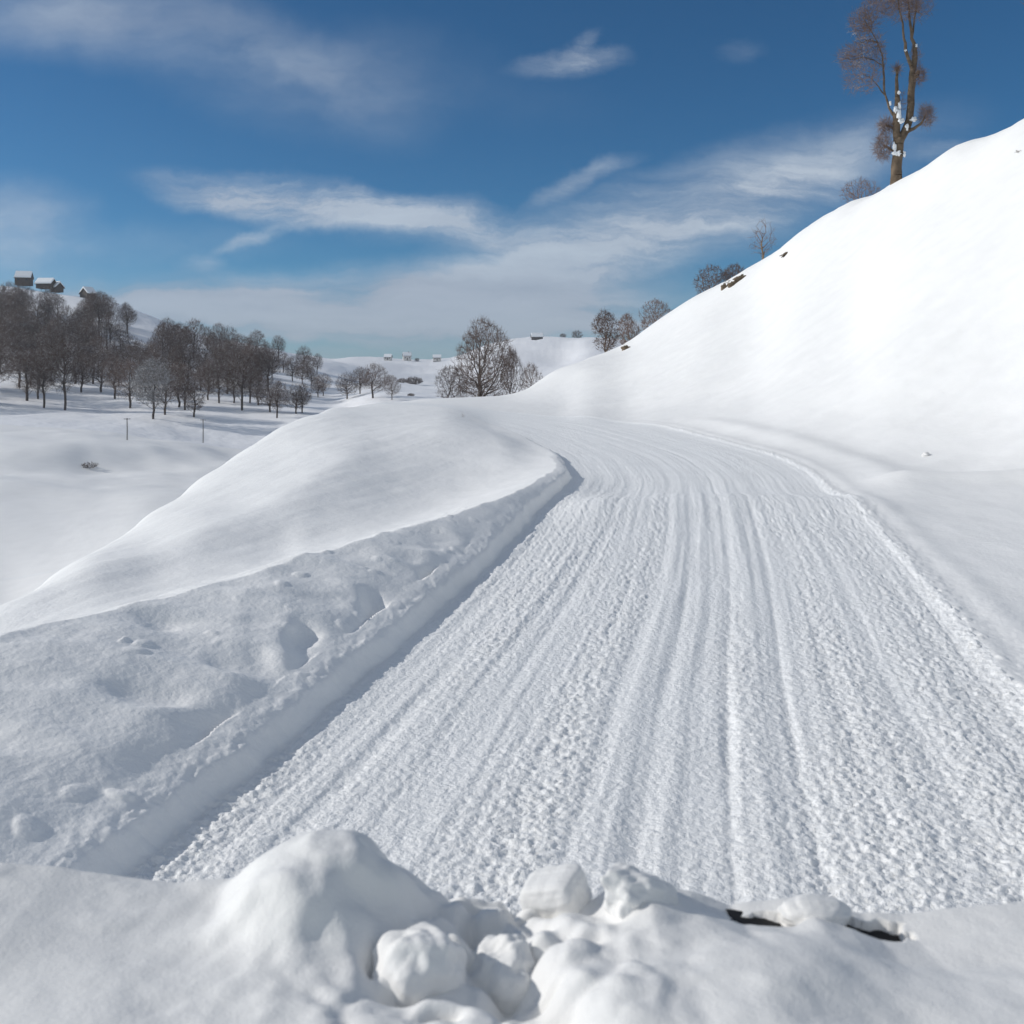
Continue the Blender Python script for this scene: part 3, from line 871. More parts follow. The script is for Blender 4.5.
for (sec, rk), lst in cells.items():
    lst.sort(key=lambda v: v[0])
    for i, (_, o) in enumerate(lst):
        n_ = len(lst)
        w_ = 'only' if n_ == 1 else ('left' if i == 0 else 'right') if n_ == 2 else 'leftmost' if i == 0 else 'rightmost' if i == n_ - 1 else ORD[i]
        o['label'] = "%s bare tree in the wood's %s, %s" % (w_, rk, sec)
for k in range(14):     # the wood goes on past the left edge of the view; these throw the long shadows
    o = wood_tree(rg.uniform(-150, -12), rg.uniform(385, 412), 1.0, 'bare tree of the wood beyond the left edge of the view', 150, 300)


def tree_at(root, px, Y, rz, s):
    x = (px - 512) / F * Y
    root.location = (x, Y, height_at(x, Y) - .1); root.rotation_euler = (0, 0, rz); root.scale = s


# --- the big bare tree at the bend and its small neighbours
bt = make_tree('broad_tree', 207, M_bark, M_twig, H=7.4, npts=1700, cw=3.6, trunk_h=.35, trunk_r=.26, tip=.010, twn=7, twl=.5, twr=.011, thick=.03)
tree_at(bt, 482, 106, .4, (1.02, 1.02, 1.28))
tag(bt, 'large spreading bare tree with several stems at the bend of the snowy road', 'tree')
st = make_tree('small_tree', 211, M_bark, M_twig, H=3.4, npts=420, cw=1.6, trunk_h=.5, trunk_r=.07, tip=.007, twn=6, twl=.38, twr=.0085, thick=.02)
tree_at(st, 450, 103, .4, (1.1, 1.1, 1.3))
tag(st, 'low bushy bare tree left of the large spreading tree at the bend', 'tree', 'small trees beside the large tree at the bend')
o = copy_tree(st, (0, 0, 0), 2.1, (.8, .8, 1.5)); tree_at(o, 512, 108, 2.1, (.8, .8, 1.9))
tag(o, 'slim bare tree close to the right of the large spreading tree at the bend', 'tree', 'small trees beside the large tree at the bend')
o = copy_tree(st, (0, 0, 0), 4., .9); tree_at(o, 531, 112, 4., (.8, .8, 1.2))
tag(o, 'low twiggy sapling where the right hillside meets the road bend', 'tree', 'small trees beside the large tree at the bend')

# --- trees and brush peeping over the right-hand hill
RG_ = 'trees standing behind the crest of the right hill'
specs = [(605, 120, 28, 'roundish bare tree, leftmost behind the crest of the right hill', 5.2, 1.5, 301, 340),
         (628, 122, 20, 'low scrubby tree between the two rounded crowns behind the hill crest', 3.8, 1.5, 302, 335),
         (655, 120, 17, 'broad flat topped bare tree second behind the crest of the right hill', 4.6, 2.4, 303, 318),
         (712, 112, 21, 'rounded dense bare tree midway up behind the crest of the right hill', 5.0, 2.0, 304, 287),
         (735, 112, 12, 'low brush behind the crest beside the exposed stones', 3.2, 1.7, 305, 278)]
for (px, Y, hp, lab, H, cw, sd, crest) in specs:
    Y += (-6 if px < 620 else 14)
    topz = CAMH + (HY - (crest - hp - 2)) * Y / F
    x = (px - 512) / F * Y
    g = height_at(x, Y)
    H = max(1.6, topz - g)
    t = make_tree('bare_tree', sd, M_barkw, M_twigw, H=H, npts=560, cw=cw * 1.1, trunk_h=H * .15, trunk_r=.10, tip=.010, twn=7, twl=.42, twr=.014, thick=.03)
    t.location = (x, Y, g - .1)
    tag(t, lab, 'tree', RG_)
# sparse upright tree at 762
t = make_tree('slender_tree', 321, M_barkw, M_twigw, H=4.6, npts=90, cw=1.25, trunk_h=1.2, trunk_r=.10, tip=.012, twn=3, twl=.42, twr=.009, thick=.03)
x = (763 - 512) / F * 93; t.location = (x, 93, height_at(x, 93) - .6)
tag(t, 'thin sparse young tree standing alone on the crest of the right hill', 'tree')
# brush left of the tall tree
t = make_tree('brush', 331, M_barkw, M_twigw, H=2.0, npts=260, cw=1.9, trunk_h=.2, trunk_r=.05, tip=.009, twn=4, twl=.35, twr=.009, thick=.025)
x = (862 - 512) / F * 82; g = height_at(x, 82); t.location = (x, 82, g - .2)
t.scale = (1, 1, max(.4, (CAMH + (HY - 180) * .082 - g + .2) / 2.0))
tag(t, 'reddish brown brush behind the crest just left of the tall old tree', 'bush')

# --- the tall old tree with snow caught in its forks
TY = 69.0


def tp(zx, zy, dy=0.):   # sketch units (5.39 to a picture pixel) around the foot of the tree
    k = TY / F / 5.39
    return ((zx - 303) * k, dy, (992 - zy) * k)


tall = empty('old_tree', (0, 0, 0))
tx = (896.5 - 512) / F * TY
tg = height_at(tx, TY)
tall.location = (tx, TY, tg)
tag(tall, 'tall old pollarded tree with snow in its forks standing on the right hill', 'tree')
limbs = [
    [(303, 1040, 0, 34), (303, 960, 0, 29), (306, 880, 0, 27), (312, 820, 0, 27), (318, 760, 0, 24)],
    [(312, 800, 0, 22), (305, 720, .1, 20), (306, 640, .1, 19), (312, 560, .1, 15), (308, 500, .1, 10), (306, 440, .1, 8), (309, 400, .1, 7), (310, 376, .1, 11)],
    [(318, 790, 0, 22), (345, 730, 0, 21), (372, 660, 0, 20), (378, 580, -.1, 19), (380, 500, -.1, 18), (384, 440, -.1, 18), (392, 380, -.1, 16), (400, 300, -.1, 13), (399, 262, -.1, 12)],
    [(388, 400, -.1, 12), (362, 340, -.2, 9), (345, 290, -.2, 9), (337, 230, -.2, 6), (328, 150, -.3, 5), (305, 60, -.3, 4), (300, -60, -.3, 3), (310, -160, -.3, 2)],
    [(399, 280, -.1, 11), (388, 220, .1, 8), (382, 150, .1, 7), (378, 60, .2, 5), (370, -40, .3, 4), (385, -150, .3, 2.5)],
    [(388, 220, .1, 6), (405, 140, .3, 5), (425, 60, .5, 4), (440, -40, .6, 3), (430, -140, .6, 2)],
    [(305, 650, .1, 9), (272, 590, .3, 6), (255, 520, .4, 5), (247, 460, .4, 6), (244, 380, .4, 5), (240, 310, .4, 4), (215, 230, .5, 3), (180, 160, .6, 2.5), (140, 90, .6, 2)],
    [(244, 360, .4, 3.5), (200, 320, .7, 3), (150, 300, .9, 2.5), (90, 310, 1., 2), (40, 300, 1., 1.5)],
    [(215, 230, .5, 3), (170, 220, .3, 2.5), (120, 240, .2, 2), (90, 200, .1, 1.5)],
    [(255, 520, .4, 4), (210, 480, .1, 3), (170, 440, 0, 2), (120, 420, -.1, 1.5)],
    [(345, 735, 0, 12), (385, 715, -.3, 9), (420, 690, -.5, 6), (440, 650, -.6, 4)],
    [(308, 720, .1, 9), (280, 690, .3, 6), (255, 680, .4, 4)],
    [(305, 830, 0, 8), (270, 810, .2, 6), (240, 790, .3, 4)],
    [(384, 450, -.1, 14), (404, 425, -.3, 14), (412, 405, -.4, 9)],
]
segs = []
anchor = []
k = TY / F / 5.39
for L in limbs:
    for a, b in zip(L[:-1], L[1:]):
        p0 = tp(a[0], a[1], a[2]); p1 = tp(b[0], b[1], b[2])
        pm = np.array(p0) * .5 + np.array(p1) * .5 + np.random.RandomState(int(a[0])).normal(0, .03, 3)
        segs.append((*p0, *pm, a[3] * k, (a[3] + b[3]) / 2 * k)); segs.append((*pm, *p1, (a[3] + b[3]) / 2 * k, b[3] * k))
tv, tf = tubes(segs, 9)
mesh_obj('trunk', tv, tf, M_barkw, tall)
rng = np.random.RandomState(77)
clumps = [  # where twigs mass: centre, radius (sketch units), count, root
    ((320, 20), (110, 120), 420, (305, 60, -.3)), ((385, -60), (100, 130), 260, (378, 60, .2)), ((440, 20), (75, 100), 200, (425, 60, .5)), ((250, 10), (90, 95), 260, (300, 20, -.3)), ((190, 60), (70, 100), 200, (180, 160, .6)),
    ((130, 120), (65, 75), 230, (180, 160, .6)), ((95, 300), (85, 65), 260, (150, 300, .9)), ((170, 230), (75, 70), 200, (215, 230, .5)), ((120, 440), (95, 90), 210, (170, 440, 0)),
    ((215, 330), (50, 90), 110, (244, 380, .4)),
    ((238, 800), (46, 75), 330, (250, 800, .3)), ((262, 685), (40, 38), 200, (270, 685, .4)), ((445, 650), (40, 62), 240, (420, 690, -.5)), ((415, 430), (30, 50), 160, (404, 425, -.3)),
    ((330, 560), (30, 60), 40, (312, 580, .1)), ((400, 320), (30, 60), 60, (396, 340, -.1)), ((308, 385), (16, 18), 60, (309, 390, .1))]
csegs = []
for ci, ((cx, cy), (rx, ry), n, (ax_, ay_, ad)) in enumerate(clumps):
    pts = []
    n = int(n * 1.5)
    while len(pts) < n:
        p = rng.uniform(-1, 1, 3)
        if np.linalg.norm(p) > 1: continue
        c = tp(cx + p[0] * rx, cy + p[1] * ry, ad + p[2] * rx * k)
        pts.append(c)
    pts = np.array(pts)
    A, par, r, cnt = grow(rng, [tp(ax_, ay_, ad)], pts, .35, .0055, 2.6)
    r = np.minimum(r, .03)
    csegs += [(*A[par[i]], *A[i], r[par[i]], r[i]) for i in range(1, len(A))]
    for i in range(1, len(A)):
        for _ in range(1 if cnt[i] else 2):
            d = rng.normal(0, .6, 3) + (A[i] - A[par[i]]) / (np.linalg.norm(A[i] - A[par[i]]) + 1e-6) + np.array([0, 0, .2]); d /= np.linalg.norm(d)
            e = A[i] + d * rng.uniform(.2, .6)
            csegs.append((*A[i], *e, .009, .004))
cv_, cf_ = tubes(csegs, 3)
mesh_obj('crown', cv_, cf_, M_twigw, tall)


def blob(rx, ry, rz, seed, amp=.25, freq=1.6, n=20, m=28):
    th = np.linspace(0, PI, n); ph = np.linspace(0, 2 * PI, m, endpoint=False)
    V = []
    for a in th:
        for b in ph:
            V.append((math.sin(a) * math.cos(b), math.sin(a) * math.sin(b), math.cos(a)))
    V = np.array(V)
    nz = (fbm(V[:, 0] * freq + seed, V[:, 1] * freq + seed * 2, 3, seed % 30, .4) + fbm(V[:, 1] * freq + seed, V[:, 2] * freq - seed, 3, seed % 30 + 3, .4) + fbm(V[:, 2] * freq + seed, V[:, 0] * freq + seed * 3, 3, seed % 30 + 6, .4)) * .6
    V = V * (1 + amp * nz[:, None]) * np.array([rx, ry, rz])
    Fq = []
    for i in range(n - 1):
        for j in range(m):
            Fq.append((i * m + j, (i + 1) * m + j, (i + 1) * m + (j + 1) % m, i * m + (j + 1) % m))
    return V, np.array(Fq)


for i, (zx, zy, rx, rz) in enumerate(((298, 846, 28, 17), (284, 812, 11, 26), (336, 850, 11, 17), (308, 640, 14, 32), (288, 610, 14, 18), (318, 672, 18, 14), (311, 590, 10, 22), (308, 520, 10, 12), (384, 664, 22, 13), (352, 705, 9, 24),
                                     (345, 292, 8, 12), (402, 268, 8, 10), (402, 420, 9, 16), (262, 575, 7, 16))):
    V, Fq = blob(rx * k * .75, rx * k * .6, rz * k * .8, 40 + i, .7, 1.5, 12, 16)
    c = np.array(tp(zx, zy, -.28 if i < 2 else -.2 - rx * k * .5))
    mesh_obj('snow_clump', V + c, Fq, M_roofs, tall)

# a twig end of the next tree, just inside the top right corner
nt_ = make_tree('bare_tree', 341, M_barkw, M_twigw, H=13, npts=380, cw=3.0, trunk_h=4.5, trunk_r=.3, tip=.010, twn=3, twl=.5, twr=.009, thick=.04)
x = (1073 - 512) / F * 58; nt_.location = (x, 58, height_at(x, 58) - .3)
tag(nt_, 'bare tree whose frosted branch tip just enters the top right corner', 'tree')


# ------------------------------------------------------------------ buildings
def box(x0, x1, y0, y1, z0, z1):
    V = [(x0, y0, z0), (x1, y0, z0), (x1, y1, z0), (x0, y1, z0), (x0, y0, z1), (x1, y0, z1), (x1, y1, z1), (x0, y1, z1)]
    Fq = [(0, 3, 2, 1), (4, 5, 6, 7), (0, 1, 5, 4), (1, 2, 6, 5), (2, 3, 7, 6), (3, 0, 4, 7)]
    return V, Fq


def join(parts):
    V = []; Fs = []
    for v, f in parts:
        o = len(V); V += list(v); Fs += [tuple(i + o for i in q) for q in f]
    return V, Fs


def cabin(loc, rz, w, d, h, rh, wallm, label, group, over=.5, chimney=False):
    r = empty('cabin', loc, rz)
    tag(r, label, 'house', group)
    hw = w / 2; hd = d / 2
    # gabled walls (ridge along local X)
    V = [(-hw, -hd, -1), (hw, -hd, -1), (hw, hd, -1), (-hw, hd, -1), (-hw, -hd, h), (hw, -hd, h), (hw, hd, h), (-hw, hd, h), (-hw, 0, h + rh), (hw, 0, h + rh)]
    Fq = [(0, 1, 5, 4), (1, 2, 6, 9, 5), (2, 3, 7, 6), (3, 0, 4, 8, 7), (4, 5, 9, 8), (6, 7, 8, 9)]
    mesh_obj('wall', V, Fq, wallm, r, False)
    t = .22; sl_ = rh / hd; ox = hw + over; oy = hd + over
    ze = h - over * sl_
    V = [(-ox, -oy, ze + .05), (ox, -oy, ze + .05), (ox, 0, h + rh + .05), (-ox, 0, h + rh + .05), (ox, oy, ze + .05), (-ox, oy, ze + .05)]
    V2 = [(x, y, z + t) for x, y, z in V]
    Fq = [(1, 0, 3, 2), (4, 2, 3, 5), (6, 7, 8, 9), (8, 10, 11, 9), (0, 1, 7, 6), (5, 3, 9, 11), (3, 0, 6, 9), (1, 2, 8, 7), (2, 4, 10, 8), (4, 5, 11, 10)]
    roof = mesh_obj('roof', V + V2, Fq, M_timber, r, False)
    V3 = [(x * .985, y * .985, z + .02) for x, y, z in V2]; V4 = [(x * .96, y * .96, z + .6) for x, y, z in V3]
    mesh_obj('roof_snow', V3 + V4, Fq, M_roofs, r, False)
    for sx in (-.26, .26):
        v, f = box(w * sx - .45, w * sx + .45, -hd - .06, -hd - .003, h * .42, h * .42 + .9)
        mesh_obj('window', v, f, M_window, r, False)
    v, f = box(-.45, .45, -hd - .08, -hd - .003, -.3, min(2.0, h * .8)); mesh_obj('door', v, f, M_timber, r, False)
    if chimney:
        v, f = box(w * .12, w * .12 + .7, -.3, .4, h + rh - .3, h + rh + 1.3); mesh_obj('chimney', v, f, M_timber, roof, False)
    return r


HG = 'cabins on the skyline of the left hill'
x, y, z = spot(24, 287, 385, 440); cabin(((24 - 512) / F * 404, 404, z + .6), .25, 5.8, 5.2, 1.9, 2.1, M_timber, 'tallest dark cabin under thick snow, leftmost on the left skyline', HG, .3)
x, y, z = spot(47, 292, 385, 440); cabin(((46 - 512) / F * 402, 402, z + .5), -.05, 6.0, 4.4, .9, 1.6, M_timber, 'low dark cabin with snowy roof, middle one on the left skyline', HG, .5)
cabin(((57 - 512) / F * 404, 404, z - .8), -.6, 3.6, 3.5, .9, 1.7, M_timber, 'small dark lean-to beside the low cabin on the left skyline', HG, .4)
cabin(((88 - 512) / F * 402, 402, spot(88, 297, 390, 415)[2] + .1), 1.1, 4.2, 4.4, 1.3, 2.0, M_timber, 'steep roofed dark hut standing apart on the left skyline', HG, .3)

HF = 'houses on the far white ridge'
for (px, w, h, rh, ch, mt, lab) in ((388, 6.5, 2.0, 1.0, False, M_plaster, 'leftmost pale house on the far white ridge'),
                                    (407, 7, 3.6, 1.4, True, M_plaster, 'tallest white house with a chimney on the far ridge'),
                                    (437, 7, 2.2, 1.0, False, M_plaster, 'snow covered house on the far ridge left of the large tree')):
    x = (px - 512) / F * 890; g = height_at(x, 890)
    cabin((x, 890, g + .8), rg.uniform(-.3, .3), w, 6, h, rh + 1.2, mt, lab, HF, .4, ch)
x = (537 - 512) / F * 840; g = height_at(x, 840)
cabin((x, 840, g + .8), .1, 9, 6, 1.6, 2.6, M_timber, 'low dark cabin with white roof on the far hill right of the large tree', HF, .6)


def fir(loc, H, R, label, seed, cat='tree', group=None):
    rng = np.random.RandomState(seed)
    r = empty('dark_conifer', loc); tag(r, label, cat, group)
    v, f = tubes([(0, 0, -.5, 0, 0, H, .12 * R, .02)], 6); mesh_obj('trunk', v, f, M_bark, r)
    segs = []
    for i in range(260):
        t = rng.rand() ** 1.3; z = H * (.12 + .86 * t); a = rng.uniform(0, 2 * PI); L = R * (1 - t) * rng.uniform(.6, 1.05) + .1
        segs.append((0, 0, z, math.cos(a) * L, math.sin(a) * L, z - .25 * L, .16 * R, .03))
    v, f = tubes(segs, 4); mesh_obj('crown', v, f, M_fir, r, False)
    return r


def shrub(name, loc, R, H, label, seed, mat=None, cat='bush', group=None, n=160):
    rng = np.random.RandomState(seed)
    pts = crown_points(rng, n, H * .45, R, R, H * .55, .5); pts[:, 2] = np.abs(pts[:, 2])
    A, par, r, cnt = grow(rng, [(0, 0, -.1)], pts, .4, .006 * max(R, .3) * 2)
    segs = [(*A[par[i]], *A[i], min(r[par[i]], .03 * R), min(r[i], .03 * R)) for i in range(1, len(A))]
    for i in range(1, len(A)):
        for _ in range(3):
            d = rng.normal(0, 1, 3); d[2] = abs(d[2]); d /= np.linalg.norm(d)
            e = A[i] + d * R * rng.uniform(.12, .3); segs.append((*A[i], *e, .013 * R, .006 * R))
    v, f = tubes(segs, 3)
    o = mesh_obj(name, v, f, mat or M_twig); o.location = loc
    tag(o, label, cat, group)
    return o


for i, (px, Y, R, H, lab) in enumerate(((577, 840, 5, 7, 'dark bushy clump on the far hill where it meets the right slope'),
                                        (563, 850, 3, 3.5, 'faint small shrub on the skyline of the far hill'),
                                        (417, 890, 2.4, 3, 'dark shrub between the houses on the far ridge'),
                                        )):
    x = (px - 512) / F * Y; shrub('shrub', (x, Y, height_at(x, Y)), R, H, lab, 400 + i, M_twig, n=240)
for i, (px, py, R, H, lab) in enumerate(((402, 383, 2.2, 1.8, 'smaller of two dark shrubs on the far snowfield left of the large tree'),
                                         (414, 384, 3.6, 2.6, 'larger of two dark shrubs on the far snowfield left of the large tree'),
                                         (411, 396, 1.6, 1.0, 'low brown shrub on the far snowfield below the two dark ones'))):
    x, y, z = spot(px, py, 180, 650); sc = y / 400
    shrub('shrub', (x, y, z), R * sc, H * sc, lab, 410 + i, M_twig, n=240)
x, y, z = spot(90, 468, 105, 140)
shrub('shrub', (x, y, z - .05), .9, .7, 'small bare shrub poking out of the snow on the valley floor', 420, M_twig, n=120)


# --- marker poles in the valley
def pole(px, py, lab, hpx):
    x, y, z = spot(px, py, 135, 175)
    H = hpx * y / F
    o = mesh_obj('marker_pole', *tubes([(0, 0, -.5, .03, 0, H * .5, .075, .07), (.03, 0, H * .5, 0, 0, H, .07, .06), (-.45, 0, H * .96, .45, 0, H * .96, .04, .04)], 8), M_pole)
    o.location = (x, y, z)
    tag(o, lab, 'pole', 'thin poles standing in the valley snow')


pole(127, 441, 'thin weathered pole on the valley snow below the frosted tree, left one', 22)
pole(203, 443, 'thin weathered pole in the valley snow nearer the white mound, right one', 24)


# ------------------------------------------------------------------ stones and dry stalks showing through the snow
def rock(px, py, y0, y1, sx, sy, sz, lab, seed, mat=None, name='rock'):
    x, y, z = spot(px, py, y0, y1)
    V, Fq = blob(sx * 1.5, sy * 1.4, sz * 1.25, seed, .7, 2.2, 16, 20)
    o = mesh_obj(name, V, Fq, mat or M_rock); o.location = (x, y, z); o.rotation_euler = (0, -.35, .3)
    tag(o, lab, 'stone')
    return o


rock(733, 285, 70, 92, .28, .2, .22, 'dark brown stone in the exposed patch high on the right slope', 61)
rock(741, 279, 70, 92, .50, .2, .20, 'widest brown stone under a snow lip high on the right slope', 62)
rock(725, 288, 70, 92, .20, .15, .26, 'small pale brown stone left in the exposed patch on the right slope', 63)
rock(786, 254, 70, 88, .30, .15, .10, 'flat stone showing just below the crest under the lone young tree', 64)
rock(626, 349, 75, 105, .26, .2, .26, 'single brown stone low on the right hill under the round trees', 65)
shrub('dry_stalks', spot(623, 345, 75, 105), .22, .25, 'short dry stalks beside the single brown stone low on the hill', 430, M_brush, 'grass tuft', n=50)
shrub('dry_stalks', spot(728, 283, 70, 92), .28, .30, 'dry stalks hanging over the exposed stones on the right slope', 431, M_brush, 'grass tuft', n=60)
shrub('dry_stalks', spot(463, 427, 40, 50), .10, .22, 'tiny dry stalk in the snow at the far inner edge of the bend', 432, M_brush, 'grass tuft', n=14)
shrub('dry_stalks', spot(1018, 153, 40, 54), .20, .14, 'dry stalks near the top of the right hill at the picture edge', 433, M_brush, 'grass tuft', n=40)

# snow clods lying on the ground
def clod(loc, r, lab, seed, group=None, sq=.75, name='snow_clod'):
    V, Fq = blob(r, r * .9, r * sq, seed, .28, 1.9, 22, 30)
    o = mesh_obj(name, V, Fq, M_heap); o.location = loc
    tag(o, lab, 'snow clod', group)
    return o


x, y, z = spot(926, 456, 18, 40); clod((x, y, z + .02), .09, 'lone lump of snow on the smooth slope right of the road', 71)

# ------------------------------------------------------------------ snow heaped in front of the camera
nx, ny = 900, 520
hx = np.linspace(-2.6, 2.6, nx); hy = np.linspace(.75, 2.95, ny)
HX, HYg = np.meshgrid(hx, hy)
crestY = 2.15
rowpx = [-900, -300, -60, 0, 60, 120, 175, 230, 262, 290, 320, 350, 375, 400, 425, 450, 475, 500, 530, 560, 590, 612, 640, 668, 690, 730, 770, 800, 830, 862, 900, 950, 1024, 1150, 1700]
rowpy = [880, 870, 866, 866, 868, 876, 882, 882, 872, 853, 843, 845, 856, 872, 884, 890, 889, 884, 884, 884, 888, 878, 872, 884, 890, 909, 902, 895, 900, 911, 915, 910, 905, 905, 910]
pxs = 512 + F * HX / crestY
crest = CAMH - (np.interp(pxs, rowpx, rowpy) - HY) * crestY / F
crest_s = CAMH - (888 - HY) * crestY / F
wq_ = sst(pxs, 205, 275) * (1 - sst(pxs, 370, 450))
crest = crest + (crest_s - crest) * .65 * wq_   # the big lump below is a dome of its own
top0 = CAMH - (1024 - HY) * 1.72 / F + .01   # level nearer the camera
fwd = sst(HYg + .09 * fbm(HX * 2.3, HYg * 2.3, 3, 140) , 1.70, crestY - .04)
fwd = np.where(HYg > crestY - .04, 1.0, fwd)
base = top0 + .03
HZ = base * (1 - fwd) + crest * fwd
HZ -= .05 * sst(1.45 - HYg, 0, .5)
back = np.clip(HYg - crestY, 0, 9)
HZ -= 1.3 * back ** 1.15 + .8 * sst(back, 0, .25) * .25
HZ -= 2.2 * np.clip(1.0 - HYg, 0, 9)
fx_, fy_ = HX.ravel(), HYg.ravel()
und = .020 * fbm(fx_ * 1.6, fy_ * 2.0, 2, 111) + .002 * fbm(fx_ * 7, fy_ * 7, 3, 113, .5)
lm = np.exp(-((fx_ + .03) / .24) ** 2)      # the rubbly stretch
wx2 = fx_ + .03 * fbm(fx_ * 5, fy_ * 5, 3, 131); wy2 = fy_ + .03 * fbm(fx_ * 5 + 7, fy_ * 5, 3, 132)
und += lm * (.048 * blocks(wx2 * 4.6, wy2 * 4.6, 115) + .014 * blocks(wx2 * 12, wy2 * 12, 117) + .006 * clods(wx2 * 22, wy2 * 22, 118, .7) - .045)
dm_ = ((fx_ + .40 + .05 * fbm(fx_ * 4, fy_ * 4, 3, 150)) / .165) ** 2 + ((fy_ - 2.03 + .05 * fbm(fx_ * 4, fy_ * 4, 3, 151)) / .17) ** 2
und += .088 * np.exp(-dm_ ** 2.2) + .012 * clods(fx_ * 8, fy_ * 8, 157, .7) * np.exp(-dm_)
und += .010 * fbm(fx_ * 8, fy_ * 8, 4, 155, .6) * np.exp(-((fx_ + .15) / .45) ** 2)
und += .016 * fbm(fx_ * 3.6, fy_ * 4.2, 3, 152) * sst(fx_, -.6, -.2) * (1 - sst(fx_, .5, 1.0))
gx_ = -.07 + .12 * (2.1 - fy_) / .4
und -= .075 * np.exp(-((fx_ - gx_) / .055) ** 2) * sst(fy_, 1.5, 1.75) * (1 - sst(fy_, 2.0, 2.12))
und += .03 * sst(fx_, gx_ + .02, gx_ + .10) * (1 - sst(fx_, .35, .8)) * (1 - sst(fy_, 1.9, 2.1))
und += (.12 + lm) * .008 * fbm(fx_ * 14, fy_ * 14, 4, 121, .6)
und += .012 * clods(fx_ * 6.5, fy_ * 8, 119, .35) * sst(fy_, 1.85, 2.1)
und2 = und.reshape(HZ.shape).copy()
for _ in range(4):      # thawed, rounded edges
    und2[1:-1] = .25 * und2[:-2] + .5 * und2[1:-1] + .25 * und2[2:]
    und2[:, 1:-1] = .25 * und2[:, :-2] + .5 * und2[:, 1:-1] + .25 * und2[:, 2:]
HZ = HZ + und2
HZ = HZ.ravel()


def heap_z(px, py):
    """point on the heap seen at px,py"""
    Yq = np.linspace(1.3, 2.6, 400); Xq = Yq * (px - 512) / F
    ii = np.clip(np.round((Xq - hx[0]) / (hx[1] - hx[0])).astype(int), 0, nx - 1); jj = np.clip(np.round((Yq - hy[0]) / (hy[1] - hy[0])).astype(int), 0, ny - 1)
    z = HZ.reshape(ny, nx)[jj, ii]; row = HY + (CAMH - z) / Yq * F
    row = np.where(Yq > 2.16, 9999, row)
    below = np.where(row <= py)[0]
    q = below[0] if len(below) else int(np.argmin(row))
    return float(Xq[q]), float(Yq[q]), float(z[q])


gaps = []
for (px, py, rx, ry) in ((764, 920, .066, .034), (874, 932, .068, .042)):
    x, y, z = heap_z(px, py); gaps.append((x, y, z))
    t = np.sqrt(np.abs((fx_ - x) / rx) ** 2.6 + np.abs((fy_ - y) / ry) ** 2.6) + .35 * fbm(fx_ * 22, fy_ * 30, 3, 141)
    HZ -= .09 * (1 - sst(t, .86, 1.06))
    HZ += .007 * np.exp(-((fy_ - y - ry * 1.9) / .035) ** 2) * np.exp(-((fx_ - x) / (rx * 1.3)) ** 4)
for (px, py, rx, ry, dep) in ((541, 914, .032, .007, .05), (400, 1003, .03, .018, .05), (440, 1008, .03, .012, .05), (515, 905, .02, .02, .03), (470, 925, .018, .06, .04), (375, 960, .02, .05, .04), (545, 1000, .03, .012, .03)):
    x, y, z = heap_z(px, py)
    t = ((fx_ - x) / rx) ** 2 + ((fy_ - y) / ry) ** 2
    HZ -= dep * np.exp(-t)
Vh = np.stack([fx_, fy_, HZ], 1)
idx = np.arange(nx * ny).reshape(ny, nx)
Qh = np.stack([idx[:-1, :-1], idx[:-1, 1:], idx[1:, 1:], idx[1:, :-1]], -1).reshape(-1, 4)
# skirt down to the road all round so the heap is a body
ring = np.concatenate([idx[0, :], idx[1:, -1], idx[-1, -2::-1], idx[-2:0:-1, 0]])
low_ = Vh[ring].copy(); low_[:, 2] = -.1; low_[:, 0] *= 1.05; low_[:, 1] = np.where(low_[:, 1] > 2, low_[:, 1] + .1, low_[:, 1] - .1)
n0 = len(Vh); m = len(ring)
Vh2 = np.concatenate([Vh, low_]); a = np.arange(m); b = (a + 1) % m
Qs = np.stack([ring[b], ring[a], n0 + a, n0 + b], 1)
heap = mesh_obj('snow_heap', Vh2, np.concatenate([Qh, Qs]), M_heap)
tag(heap, 'long lumpy heap of grey white snow across the bottom of the view', 'snow heap')
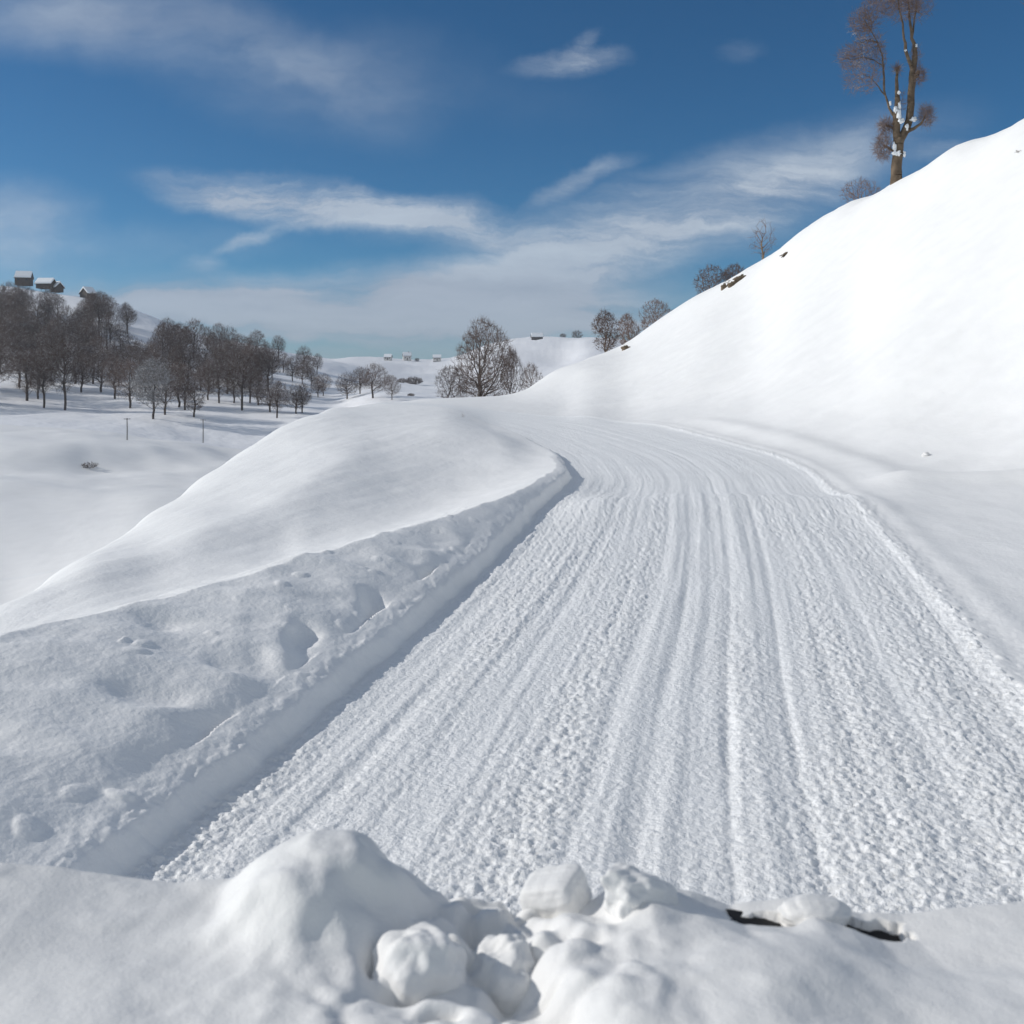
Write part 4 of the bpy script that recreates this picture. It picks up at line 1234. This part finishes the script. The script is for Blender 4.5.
# black trim showing through the gaps
g0, g1 = gaps
dz = min(g0[2], g1[2]) - .022
V = []
xs = np.linspace(g0[0] - .066, g1[0] + .066, 30)
prof = [(-.075, -.07), (-.075, -.022), (-.062, -.010), (.055, .0), (.07, -.006), (.07, -.07)]
for x in xs:
    t = (x - g0[0]) / (g1[0] - g0[0]); yc = g0[1] * (1 - t) + g1[1] * t; zc_ = (g0[2] * (1 - t) + g1[2] * t) - .016
    for (dy, dz_) in prof: V.append((x, yc + dy, zc_ + dz_))
np_ = len(prof); Fq = []
for i in range(len(xs) - 1):
    for j in range(np_): Fq.append((i * np_ + j, (i + 1) * np_ + j, (i + 1) * np_ + (j + 1) % np_, i * np_ + (j + 1) % np_))
Fq.append(tuple(range(np_))); Fq.append(tuple((len(xs) - 1) * np_ + j for j in reversed(range(np_))))
bar = mesh_obj('black_trim', V, Fq, M_black, smooth=False)
tag(bar, 'black bar buried in the snow heap, showing through two gaps at right', 'bar')

CG = 'loose snow chunks on the heap in the foreground'


def chunk(px, py, r, lab, seed, sq=1., sx=1., rot=0., amp=.25, block=False, lift=.3):
    x, y, z = heap_z(px, py)
    V, Fq = blob(1, 1, 1, seed, amp * 1.15, 1.2, 70, 100)
    if block:
        nrm = np.linalg.norm(V, axis=1)[:, None]; D = V / nrm
        pnorm = (np.abs(D) ** 6.).sum(1) ** (1 / 6.)
        V = D / pnorm[:, None] * (.84 + .25 * (nrm - 1))
    V = V * (1 + .045 * (fbm(V[:, 1] * 2.3 + seed, V[:, 2] * 2.3, 2, 7, .4) + fbm(V[:, 0] * 2.3, V[:, 2] * 2.3 + seed, 2, 8, .4)))[:, None]
    V = V * np.array([r * sx, r * .9, r * sq])
    o = mesh_obj('snow_chunk', V, Fq, M_heap); o.location = (x, y, z + r * sq * lift); o.rotation_euler = (.15, rot, rot * 1.5)
    tag(o, lab, 'snow chunk', CG)


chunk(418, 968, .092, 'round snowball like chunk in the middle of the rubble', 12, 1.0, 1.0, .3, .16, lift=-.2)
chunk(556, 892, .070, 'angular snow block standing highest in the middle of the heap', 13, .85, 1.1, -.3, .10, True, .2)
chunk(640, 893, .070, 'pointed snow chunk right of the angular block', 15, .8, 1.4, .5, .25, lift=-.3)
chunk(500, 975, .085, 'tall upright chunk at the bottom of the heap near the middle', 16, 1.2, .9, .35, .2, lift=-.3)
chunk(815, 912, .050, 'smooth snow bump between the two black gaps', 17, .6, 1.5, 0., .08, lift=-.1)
